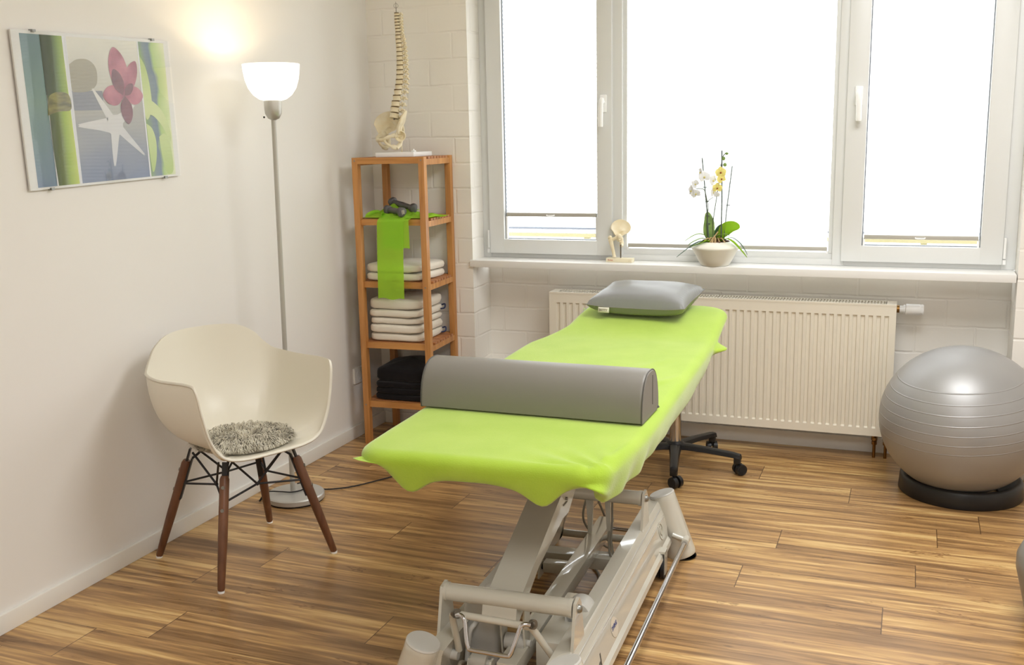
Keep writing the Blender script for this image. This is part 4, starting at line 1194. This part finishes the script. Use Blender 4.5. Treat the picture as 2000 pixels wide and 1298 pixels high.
# upholstery under the cloth, main part and head part
b = MB(); b.box(-.325, .300, -.600, .86, .650, .694, bev=.018); b.build('main_cushion', M_couchdark, root)
b = MB(); hx = [(-.285, .318)]
rr = []
for i in range(13):
    ly = .88 + .58 * i / 12; e = math.sqrt(max(0, 1 - max(0, (ly - 1.36) / .10) ** 2)) if ly > 1.36 else 1
    zt_ = .694 + headz(ly); hw = .302 * (.75 + .25 * e); cxl = .018
    rr.append([Vector((cxl + hw * a_, ly, zt_ - .023 + .023 * c_)) for a_, c_ in ((-1, -.6), (-1, .5), (-.96, .95), (0, 1), (.96, .95), (1, .5), (1, -.6), (.95, -1), (-.95, -1))])
b.rings(rr); b.build('head_cushion', M_couchdark, root)
b = MB()
for x in (-.25, .22): b.box(x - .02, x + .02, -.40, 1.15, .605, .645)
for y in (-.3, .2, .75): b.box(-.23, .20, y - .02, y + .02, .608, .643)
b.build('top_frame', M_couch, root, smooth=False)
# columns
for (sx_, sy_) in ((1, -1), (-1, -1), (1, 1), (-1, 1)):
    yb = -.71 if sy_ < 0 else .54
    A = Vector((C_ + sx_ * .262, yb, 0)); B_ = Vector((C_ + sx_ * .186, yb, .226)); d = (B_ - A).normalized(); q = d.to_track_quat('Z', 'Y').to_matrix().to_4x4(); L = (B_ - A).length
    b = MB(); b.lathe([(0, .004), (.050, .004), (.0525, .012), (.0525, .02), (.046, L - .02), (.0455, L - .004), (.044, L)], M=Matrix.Translation(A) @ q, n=36)
    lg = b.build('foot_column', M_couch, root)
    b = MB(); b.lathe([(.0445, L - .006), (.0455, L), (.043, L + .004), (.036, L + .0035), (.02, L + .001), (0, L)], M=Matrix.Translation(A) @ q, n=36); b.build('column_cap', M_couch2, lg)
    b = MB(); b.lathe([(0, 0), (.046, 0), (.05, .006)], c=(A.x, A.y, 0), n=30); b.build('rubber_foot', M_black, lg)
# side rails: tilted like the columns, with a top ledge and a rounded lower lip
for s in (1, -1):
    b = MB()
    y0, y1 = -.70, .50

    def X(x): return C_ + s * x
    # cross-section (x from centre, z) outward
    sec = [(.135, .205), (.180, .212), (.186, .205), (.200, .172), (.202, .170), (.222, .098), (.232, .088), (.236, .074), (.230, .058), (.218, .052), (.165, .052), (.140, .190)]
    rr = []
    for (y, k) in ((y0, 0), (y1 - .03, 0), (y1 + .03, 1)):
        ring = []
        for (x, z_) in sec:
            zz_ = z_; yy = y
            if k: yy = y - .10 * max(0, (.17 - z_) / .12) + (.02 if z_ > .17 else 0)
            ring.append((X(x), yy, zz_))
        rr.append(ring)
    b.rings(rr, True, True)
    rail_o = b.build('side_rail', M_couch, root, angle=28)
    b = MB()
    # raised border line along the panel
    if s > 0:
        b.beam((X(.1935), y0 + .01, .190), (X(.1935), y1 - .02, .190), .0025, .004); b.beam((X(.2035), y0 + .01, .165), (X(.2035), y1 - .02, .165), .0025, .003)
        b.build('panel_trim', M_couch2, rail_o, smooth=False)
# decorations on the right panel
nx_ = Vector((.072, 0, .020)).normalized()
Mp = Matrix.Translation((C_ + .2135, -.30, .131)) @ Matrix(((0, 0, 1, 0), (1, 0, 0, 0), (0, 1, 0, 0), (0, 0, 0, 1))) @ Matrix.Rotation(0, 4, 'Z')
tl = math.atan2(.020, .072)


def panel_m(ly, z_, lift=.0008):
    # x of the panel at height z
    x = C_ + .202 + (.170 - z_) / .072 * .020 + lift
    ey = Vector((0, 1, 0)); ez = Vector((-.020, 0, .072)).normalized(); ex = ey.cross(ez)
    return Matrix(((ey.x, ez.x, ex.x, x), (ey.y, ez.y, ex.y, ly), (ey.z, ez.z, ex.z, z_), (0, 0, 0, 1)))


rail_r = [o for o in root.children if o.name.startswith('side_rail')][0]
b = MB(); b.lathe([(0, .0), (.027, .0), (.027, .0006), (0, .0006)], n=36, M=panel_m(-.30, .128) @ Matrix.Scale(1.25, 4, (1, 0, 0))); stk = b.build('sticker', M_sticker, rail_r)
text_mesh('SWING', .0165, 'sticker_lettering', M_blue, stk, panel_m(-.30, .131, .0017), bold=.0004)
text_mesh('med', .072, 'raised_lettering', M_ink, rail_r, panel_m(-.535, .104, .0009), shear=.35)
b = MB(); Mr = panel_m(.40, .142, .0006)
b.lathe([(.024, 0), (.024, .002), (.030, .002), (.030, 0)], M=Mr, n=32); b.lathe([(.010, 0), (.010, .0025), (.014, .0025), (.014, 0)], M=Mr, n=20); b.box(-.003, .003, -.017, .017, 0, .002, Mr); b.build('round_emblem', M_couch, rail_r)
# chrome foot bar along the right side with its end sockets
b = MB(); b.cyl((C_ + .288, -.66, .112), (C_ + .283, .475, .082), .0085, n=18); b.build('foot_bar', M_chrome, root)
b = MB(); b.cyl((C_ + .284, .455, .084), (C_ + .283, .50, .081), .0135, n=18); b.cyl((C_ + .235, .49, .095), (C_ + .283, .487, .082), .009, n=12); b.build('bar_socket', M_couch, root)
b = MB(); b.cyl((C_ + .288, -.70, .113), (C_ + .288, -.655, .112), .0135, n=18); b.cyl((C_ + .235, -.685, .11), (C_ + .286, -.685, .113), .009, n=12); b.build('bar_socket', M_couch, root)
# pivot crossbars with end plates
for (ly, nm) in ((-.572, 'n'), (.262, 'f')):
    b = MB(); b.cyl((C_ - .178, ly, .305), (C_ + .172, ly, .305), .0235, n=28); b.cyl((C_ - .180, ly, .305), (C_ - .170, ly, .305), .0255, n=28); b.cyl((C_ + .164, ly, .305), (C_ + .174, ly, .305), .0255, n=28); cb_ = b.build('pivot_crossbar', M_couch, root)
    for s in (-1, 1):
        x = C_ + s * .182; b = MB()
        b.prism([(x - .004, ly - .020, .326), (x - .004, ly + .012, .332), (x - .004, ly + .030, .31), (x - .004, ly + .062, .175), (x - .004, ly - .060, .175)], (.008, 0, 0)); b.build('end_plate', M_couch, root)
        b = MB(); b.lathe([(0, .010), (.006, .0095), (.010, .006), (.0115, 0)], M=Matrix.Translation((x + s * .004, ly, .305)) @ Matrix.Rotation(s * PI / 2, 4, 'Y'), n=18); b.build('axle_bolt', M_screw, cb_)
# lifting arm: wide closed channel rising away from the near crossbar
b = MB(); sl = math.tan(math.radians(21)); y0, y1 = -.60, .16
def az(y): return .312 + (y + .55) * sl
b.prism([(-.038, y0, az(y0) - .035), (-.038, y0 + .01, az(y0)), (-.038, -.09, az(-.09)), (-.038, y1, az(y1)), (-.038, y1 + .02, az(y1) - .06), (-.038, .02, az(.02) - .085), (-.038, -.10, az(-.1) - .11), (-.038, -.16, az(-.16) - .085), (-.038, -.40, az(-.4) - .045), (-.038, y0 + .03, az(y0) - .045)], (.094, 0, 0))
b.build('lifting_arm', M_couch, root)
b = MB(); b.box(.0565, .059, -.16, -.12, az(-.14) - .055, az(-.14) - .052); b.cyl((.056, -.13, az(-.13) - .045), (.062, -.13, az(-.13) - .045), .005, n=12); b.build('arm_bolt', M_screw, root)
for x in (-.09, .10):
    b = MB(); b.prism([(x, .10, .50), (x, .20, .50), (x, .17, .615), (x, .09, .615)], (.012, 0, 0)); b.build('lifting_bracket', M_couch, root)
b = MB(); b.cyl((-.10, .15, .545), (.12, .15, .545), .016, n=18); b.build('upper_axle', M_couch, root)
# second arm from the far crossbar
b = MB(); b.beam((.105, .262, .305), (.115, .62, .60), .03, .045, bev=.004); b.build('rear_arm', M_couch, root)
# bright centre beam
b = MB(); b.box(.008, .062, -.62, .46, .105, .150, bev=.003); b.build('centre_beam', M_couch, root)
# cross members
b = MB(); b.box(C_ - .17, C_ + .17, .20, .262, .062, .104, bev=.003); b.build('cross_member', M_couch, root)
b = MB(); b.box(C_ - .17, C_ + .17, -.66, -.61, .062, .104, bev=.003); b.build('cross_member', M_couch, root)
b = MB(); b.cyl((C_ - .21, .50, .055), (C_ + .21, .50, .055), .0135, n=16); b.build('rear_tube', M_couch, root)
b = MB(); b.cyl((-.02, .44, .115), (C_ + .175, .44, .115), .0065, n=14); b.build('chrome_rod', M_chrome, root)
# bracket with pivot left of the centre beam
b = MB(); b.box(-.085, .03, .075, .115, .088, .122, bev=.003); b.prism([(-.095, .05, .075), (-.095, .10, .075), (-.095, .105, .115), (-.095, .085, .13), (-.095, .06, .12)], (.006, 0, 0)); b.build('pivot_bracket', M_couch, root)
b = MB(); b.cyl((-.098, .082, .105), (-.086, .082, .105), .009, n=14); b.build('pivot_bolt', M_black, root)
# struts hanging from the far crossbar
b = MB(); b.prism([(.004, .285, .29), (.032, .285, .29), (.028, .285, .20), (.024, .285, .14), (.012, .285, .14), (.010, .285, .2)], (0, .008, 0)); b.build('hanging_strut', M_couch, root)
b = MB(); b.prism([(.070, .285, .29), (.092, .285, .29), (.090, .285, .13), (.080, .285, .13)], (0, .008, 0)); b.build('hanging_strut', M_couch, root)
# struts and spindle under the near crossbar
for x in (-.012, .052):
    b = MB(); b.prism([(x, -.53, .30), (x, -.49, .30), (x, -.485, .20), (x, -.50, .125), (x, -.525, .125), (x, -.535, .2)], (.005, 0, 0)); b.build('actuator_strut', M_couch, root)
b = MB(); b.cyl((-.004, -.51, .155), (.052, -.51, .155), .022, n=22); b.cyl((.056, -.51, .155), (.066, -.51, .155), .009, n=14); b.build('spindle_end', M_couch2, root)
# drive unit
b = MB(); rr = []
for z_, k in ((.03, .92), (.04, 1), (.225, 1), (.25, .9)):
    rr.append([Vector((-.078 + .052 * k * math.copysign(abs(math.cos(t)) ** .5, math.cos(t)), -.47 + .045 * k * math.copysign(abs(math.sin(t)) ** .5, math.sin(t)), z_)) for t in [2 * PI * j / 32 for j in range(32)]])
b.rings(rr); dr = b.build('drive_housing', M_couch2, root, angle=50)
for (x, z_) in ((-.115, .10), (-.04, .08), (-.05, .06)):
    b = MB(); b.cyl((x, -.518, z_), (x, -.512, z_), .005, n=10); b.build('housing_screw', M_ink, dr)
b = MB(); b.tube(catmull([(-.085, -.515, .20), (-.085, -.535, .20), (-.095, -.545, .18), (-.10, -.56, .10)], 4), .007, n=10); b.build('cable_gland', M_couch2, dr)
# electronics box
b = MB(); b.box(.082, .185, -.52, -.21, .045, .172, bev=.006); b.build('control_box', M_couch, root)
# wheel bumps beside the rails
for s in (1, -1):
    x = C_ + s * .132; b = MB(); b.lathe([(0, -.032), (.034, -.032), (.036, -.029), (.036, .029), (.034, .032), (0, .032)], M=Matrix.Translation((x, -.36, .195)) @ Matrix.Rotation(PI / 2, 4, 'X'), n=32); b.box(x - .036, x + .036, -.392, -.328, .11, .195); b.build('wheel_housing', M_couch2, root)
# front actuating lever: lower rollers, tube frame and chrome pedal
b = MB(); b.tube(catmull([(-.098, -.615, .165), (-.100, -.63, .22), (-.098, -.65, .275), (-.085, -.66, .290), (-.04, -.66, .289), (.06, -.66, .286), (.105, -.66, .284), (.120, -.655, .276), (.145, -.63, .22), (.170, -.60, .16)], 5), .0095, n=14); b.build('lever_frame', M_couch, root)
b = MB(); b.tube(catmull([(-.072, -.685, .300), (-.060, -.69, .305), (-.049, -.695, .300), (-.043, -.70, .285), (-.034, -.715, .250), (-.028, -.72, .236), (-.020, -.722, .232), (.025, -.722, .231), (.072, -.722, .230), (.082, -.72, .234), (.088, -.715, .25), (.098, -.70, .285), (.103, -.695, .300), (.112, -.69, .305), (.124, -.685, .302)], 5), .0058, n=14); b.build('chrome_pedal', M_chrome, root)
for x in (-.082, .122):
    b = MB(); b.cyl((x, -.668, .296), (x + .008, -.672, .298), .0125, n=18); b.cyl((x - .004 * (1 if x < 0 else -1), -.672, .298), (x + .002, -.678, .299), .009, n=16); b.build('lever_collar', M_steelrod, root)
b = MB(); b.cyl((-.150, -.62, .155), (-.098, -.62, .153), .0135, n=18); b.build('lever_axle', M_couch2, root)
b = MB(); b.cyl((-.062, -.61, .135), (-.020, -.61, .135), .027, n=26); b.cyl((-.020, -.61, .135), (-.012, -.61, .135), .012, n=16); b.build('roller', M_satin, root)
for x in (-.072, -.012):
    b = MB(); b.prism([(x, -.645, .03), (x, -.575, .03), (x, -.592, .13), (x, -.60, .148), (x, -.62, .148), (x, -.63, .13)], (.006, 0, 0)); b.build('roller_cheek', M_couch, root)
b = MB(); b.tube(catmull([(-.095, -.56, .10), (-.078, -.66, .155), (-.070, -.67, .12), (-.066, -.66, .06), (-.06, -.62, .02)], 6), .0045, n=8); b.build('drive_cable', M_cable, root)
# rear castors
for s in (1, -1):
    b = MB(); x = C_ + s * .225; b.cyl((x - .014, .335, .040), (x - .003, .335, .040), .038, n=28); b.cyl((x + .003, .335, .040), (x + .014, .335, .040), .038, n=28); cs = b.build('castor_wheel', M_black, root)
    b = MB(); b.box(x - .017, x - .0142, .315, .355, .03, .10); b.box(x + .0142, x + .017, .315, .355, .02, .10); b.box(x - .017, x + .017, .315, .355, .094, .102); b.build('castor_fork', M_couch, cs)
# cables looping under the couch
for k, pts_ in enumerate(([(.086, .30, .31), (.086, .30, .20), (.095, .25, .12), (.15, .13, .06), (.19, .05, .05)],
                          [(.090, .31, .31), (.090, .31, .20), (.100, .26, .13), (.158, .14, .07), (.195, .06, .05)],
                          [(-.20, .02, .012), (-.09, .00, .01), (.0, -.02, .01), (.12, .06, .012), (.20, .06, .02)],
                          [(-.10, -.26, .012), (-.02, -.12, .01), (.05, .02, .01), (.06, .25, .008), (-.02, .40, .008), (-.06, .55, .01)],
                          [(.10, -.19, .10), (.13, -.14, .03), (.17, -.11, .02), (.20, -.10, .05)],
                          [(.05, .35, .02), (.12, .37, .008), (.2, .36, .008), (.22, .36, .02)],
                          [(-.02, .40, .25), (-.03, .39, .15), (.05, .42, .05), (.02, .52, .10), (-.01, .50, .20)])):
    b = MB(); b.tube(catmull(pts_, 8), .0042, n=8); b.build('cable', M_cable, root)
b = MB(); b.cyl((-.085, .335, .03), (-.055, .345, .03), .018, n=18); b.build('brake_wheel', M_black, root)
b = MB(); b.ball((-.092, .325, .035), .014, n=8); b.build('brake_knob', M_chrome, root)

# ---------------------------------------------------------------- fitted cloth
root = tag(bpy.data.objects.new('fitted_cloth', None), 'lime green terry cloth stretched over the whole treatment couch', 'cloth')
bpy.data.objects.remove(root)
out = []


def arc(cx_, cy_, r, a0, a1, n):
    for i in range(n + 1):
        a = math.radians(a0 + (a1 - a0) * i / n); out.append(Vector((cx_ + r * math.cos(a), cy_ + r * math.sin(a), 0)))


arc(-.372 + .085, -.655 + .085, .085, 180, 270, 8)
arc(.312 - .07, -.660 + .07, .07, 270, 360, 8)
out += [Vector((.322, -.50, 0)), Vector((.334, -.36, 0))]
out += [Vector((.338, -.2, 0)), Vector((.336, .4, 0)), Vector((.336, .9, 0))]
arc(.335 - .15, 1.475 - .15, .15, 0, 90, 10)
arc(-.275 + .10, 1.475 - .10, .10, 90, 180, 8)
out += [Vector((-.292, 1.1, 0)), Vector((-.340, .93, 0)), Vector((-.366, .80, 0)), Vector((-.372, .3, 0)), Vector((-.374, -.2, 0))]
# resample evenly
cl_ = out + [out[0]]; tot = sum((cl_[i + 1] - cl_[i]).length for i in range(len(out))); N = 420; PER = []; i = 0; acc = 0
for k in range(N):
    t = tot * k / N
    while acc + (cl_[i + 1] - cl_[i]).length < t: acc += (cl_[i + 1] - cl_[i]).length; i += 1
    PER.append(cl_[i].lerp(cl_[i + 1], (t - acc) / (cl_[i + 1] - cl_[i]).length))
for _ in range(3): PER = [(PER[k - 1] + PER[k] * 2 + PER[(k + 1) % N]) / 4 for k in range(N)]
NRM = []
for k in range(N):
    d = PER[(k + 1) % N] - PER[k - 1]; NRM.append(Vector((d.y, -d.x, 0)).normalized())
front_hem = [(-.36, .690), (-.325, .684), (-.29, .668), (-.25, .636), (-.225, .604), (-.208, .594), (-.190, .606), (-.15, .635), (-.10, .643), (.0, .645), (.055, .640), (.09, .631), (.125, .608), (.148, .590), (.172, .612), (.205, .648), (.25, .660), (.30, .655), (.34, .640)]
right_hem = [(-.66, .640), (-.60, .606), (-.45, .604), (-.2, .606), (.1, .598), (.45, .596), (.75, .606), (.95, .640), (1.06, .680), (1.2, .680)]


def top_wr(x, y):
    w = noisy((x * 3.1, y * 2.0, 0), 1, .0035, 4) + noisy((x * 9, y * 5, 0), 1, .0012, 8)
    # a few shallow creases behind the bolster
    for (cx_, cy_, an, L, A, s) in ((.13, .28, 62, .20, .0045, .011), (.06, .20, 58, .13, .003, .010), (.24, .22, 66, .15, .0035, .012), (-.22, .16, 50, .10, .0025, .010), (.18, .50, 70, .16, .0025, .014)):
        a = math.radians(an); dx, dy = x - cx_, y - cy_; al = dx * math.cos(a) + dy * math.sin(a); ac = -dx * math.sin(a) + dy * math.cos(a)
        w += 1.9 * A * math.exp(-(al / L) ** 2 * 2 - (ac / s) ** 2)
    # stretched folds running into the near right corner
    dx, dy = x - .335, y + .66; r = math.hypot(dx, dy); th = math.atan2(dy, dx)
    w += .0045 * math.sin(th * 16 + r * 6) * math.exp(-((r - .10) / .13) ** 2)
    return w


rings_ = []
K0 = .034
for t in [0.0, .12, .22, .32, .42, .52, .60, .68, .75, .81, .86, .90, .94, .97, 1.0]:
    ring = []
    for p, n_ in zip(PER, NRM):
        c0 = Vector((-.02, min(max(p.y, -.45), 1.25), 0)); e = p - n_ * K0; q = c0.lerp(e, t)
        ring.append(Vector((q.x, q.y, .7015 + headz(q.y) + top_wr(q.x, q.y))))
    rings_.append(ring)
for a_ in (18, 36, 54, 72, 88):
    a = math.radians(a_); ring = []
    for p, n_ in zip(PER, NRM):
        q = p - n_ * K0 * (1 - math.sin(a)); base = .7015 + headz(p.y) + top_wr(p.x, p.y) * math.cos(a)
        ring.append(Vector((q.x, q.y, base - .028 * (1 - math.cos(a)))))
    rings_.append(ring)


def hemz(p, n_):
    h = .7 + headz(p.y)
    if n_.y < -.55: z_ = interp(front_hem, p.x)
    elif n_.x > 0: z_ = interp(right_hem, p.y) + headz(p.y) * .8
    elif n_.x < 0 and n_.y < .5:
        z_ = .62 + headz(p.y) + .012 * math.sin(p.y * 7)
        if p.y < -.50: z_ = .62 + (.69 - .62) * min(1, (-.50 - p.y) / .12)
    else: z_ = .665 + headz(p.y)
    return z_


HZ = [hemz(p, n_) for p, n_ in zip(PER, NRM)]
for _ in range(3): HZ = [(HZ[k - 1] + HZ[k] * 2 + HZ[(k + 1) % N]) / 4 for k in range(N)]
ears = [(Vector((-.330, -.655, 0)), Vector((-.85, -.45, .15)), .055, .024, .80, .34), (Vector((.345, .985, 0)), Vector((1, -.1, 0)), .052, .034, .35, .40), (Vector((.300, -.655, 0)), Vector((.45, -.85, -.2)), .034, .034, .66, .28), (Vector((-.290, 1.36, 0)), Vector((-.55, 0, .9)), .036, .026, .1, .5)]
for t in (.12, .25, .38, .5, .62, .74, .86, .95, 1.0):
    ring = []
    for p, n_, hz in zip(PER, NRM, HZ):
        zt_ = .6735 + headz(p.y); z_ = zt_ + (hz - zt_) * t if hz < zt_ else zt_ - .004 * t + (hz - zt_) * t * .6
        off = -.014 * t ** 2 * (1 if n_.x > .5 else .7)
        fold = .006 * math.sin((p.x + p.y) * 34 + t * 2) * math.exp(-((p - Vector((.338, -.45, 0))).length / .28) ** 2) * (n_.x > .3) * t
        fold += noisy((p.x * 7, p.y * 7, t), 1, .004, 2) * t
        q = p + n_ * (off + fold); q = Vector((q.x, q.y, z_))
        for (e, d_, A, s, tc_, ts) in ears:
            g = math.exp(-((p - e).length / s) ** 2) * math.exp(-((t - tc_) / ts) ** 2); q = q + d_.normalized() * A * g
        ring.append(q)
    rings_.append(ring)
hem = rings_[-1]
rings_.append([q - n_ * .008 + Vector((0, 0, -.004)) for q, n_ in zip(hem, NRM)])
rings_.append([q - n_ * .026 + Vector((0, 0, .003)) for q, n_ in zip(hem, NRM)])
b = MB(); b.rings(rings_, False, False)
o_ = b.build('fitted_cloth', M_green, angle=180, fix=False); o_.location = KO; o_.rotation_euler = (0, 0, KR)
tag(o_, 'lime green terry cloth stretched over the whole treatment couch', 'cloth')
bm_ = bmesh.new(); bm_.from_mesh(o_.data); bmesh.ops.remove_doubles(bm_, verts=bm_.verts[:], dist=.0008); bm_.to_mesh(o_.data); bm_.free()
for f in o_.data.polygons: f.use_smooth = True
b = MB()
for q in ((-.205, -.675, .606),): b.ball(q, .006, n=4)

# ---------------------------------------------------------------- half-round bolster
root = thing('half_round_bolster', 'long grey vinyl half-round bolster lying across the near half of the couch', 'bolster', (1.581, -1.935, .7035), 0)
Lb, Wb, Hb = .674, .196, .134
sec = []
for i in range(33):
    a = PI * i / 32; c_, s_ = math.cos(a), math.sin(a); sec.append((-Wb / 2 * math.copysign(abs(c_) ** .78, c_), Hb * s_ ** .86))
sec = [(-Wb / 2 + .006, .001)] + [(y, max(z_, .004)) for y, z_ in sec] + [(Wb / 2 - .006, .001)]
rr = []
for (x, k) in ((-Lb / 2, .965), (-Lb / 2 + .003, .99), (-Lb / 2 + .012, 1.0), (-Lb / 4, 1.002), (0, 1.0), (Lb / 4, 1.002), (Lb / 2 - .012, 1.0), (Lb / 2 - .003, .99), (Lb / 2, .965)):
    rr.append([(x, y * k, z_ * k) for y, z_ in sec])
b = MB(); b.rings(rr, True, True); b.build('bolster_cover', M_vinyl, root, angle=40)
for s in (-1, 1):
    b = MB(); b.tube([(s * (Lb / 2 - .0025), y * .992, z_ * .992) for y, z_ in sec] + [(s * (Lb / 2 - .0025), sec[0][0] * .992, sec[0][1])], .0020, n=6); b.build('piping', M_seam, root)
b = MB(); b.box(Lb / 2 - .0005, Lb / 2 + .0012, .02, .0215, .03, .115); b.cyl((Lb / 2, Wb / 2 - .01, .008), (Lb / 2 + .003, Wb / 2 - .012, .004), .003, n=8); b.build('end_seam', M_seam, root)

# ---------------------------------------------------------------- pillow
root = tag(bpy.data.objects.new('head_pillow', None), 'silver grey vinyl pillow with white label on the head end of the couch', 'pillow'); COL.objects.link(root)
root.matrix_world = Matrix.Translation((1.548, -.492, .7985)) @ Matrix.Rotation(math.radians(-3.5), 4, 'Z') @ Matrix.Rotation(math.radians(6.0), 4, 'X')
PX, PY, PT = .210, .165, .064
b = MB(); rr = []; n1, n2 = 41, 33
verts = []


def pil(u, v, s):
    a, c = 2 * u - 1, 2 * v - 1
    h = (max(0, 1 - abs(a) ** 3.0) ** .36) * (max(0, 1 - abs(c) ** 3.0) ** .40)
    # edges pull in between the corners
    x = PX * a * (1 - .075 * (1 - c * c) * abs(a) ** 3); y = PY * c * (1 - .075 * (1 - a * a) * abs(c) ** 3)
    w = noisy((a * 2, c * 2, s), 1, .004, 6) * h
    pleat = .0030 * math.sin(a * 46) * max(0, abs(c) - .78) * 4 * (1 - abs(a) ** 6) + .0035 * math.sin(c * 44) * max(0, abs(a) - .78) * 4 * (1 - abs(c) ** 6)
    return (x, y, s * (PT * h) + w + pleat * (h > 0) + .012 * (abs(a) * abs(c)) ** 3)


b.grid(lambda u, v: pil(u, v, 1), n1, n2); b.grid(lambda u, v: pil(u, v, -.72 if True else -1), n1, n2)
b.build('pillow_cover', M_vinyl2, root, angle=70)
b = MB()
edge_ = [pil(i / 40, 0, 0) for i in range(41)] + [pil(1, i / 32, 0) for i in range(1, 33)] + [pil(1 - i / 40, 1, 0) for i in range(1, 41)] + [pil(0, 1 - i / 32, 0) for i in range(1, 33)]
b.tube([(p[0] * 1.003, p[1] * 1.003, p[2]) for p in edge_], .0016, n=6); b.build('zip_seam', M_vinyl, root)
b = MB(); b.grid(lambda u, v: (-.155 + .048 * u, -.163 - .006 * v, .002 - .022 * v), 5, 4); lb = b.build('label', M_label, root, solid=.001)
text_mesh('BETTY', .0125, 'label_lettering', M_labelprint, lb, Matrix.Translation((-.131, -.1695, -.0085)) @ Matrix.Rotation(math.radians(76), 4, 'X'))
b = MB(); b.cyl((-.17, -.158, .003), (-.17, -.164, .003), .003, n=10); b.build('zip_pull', M_screw, root)
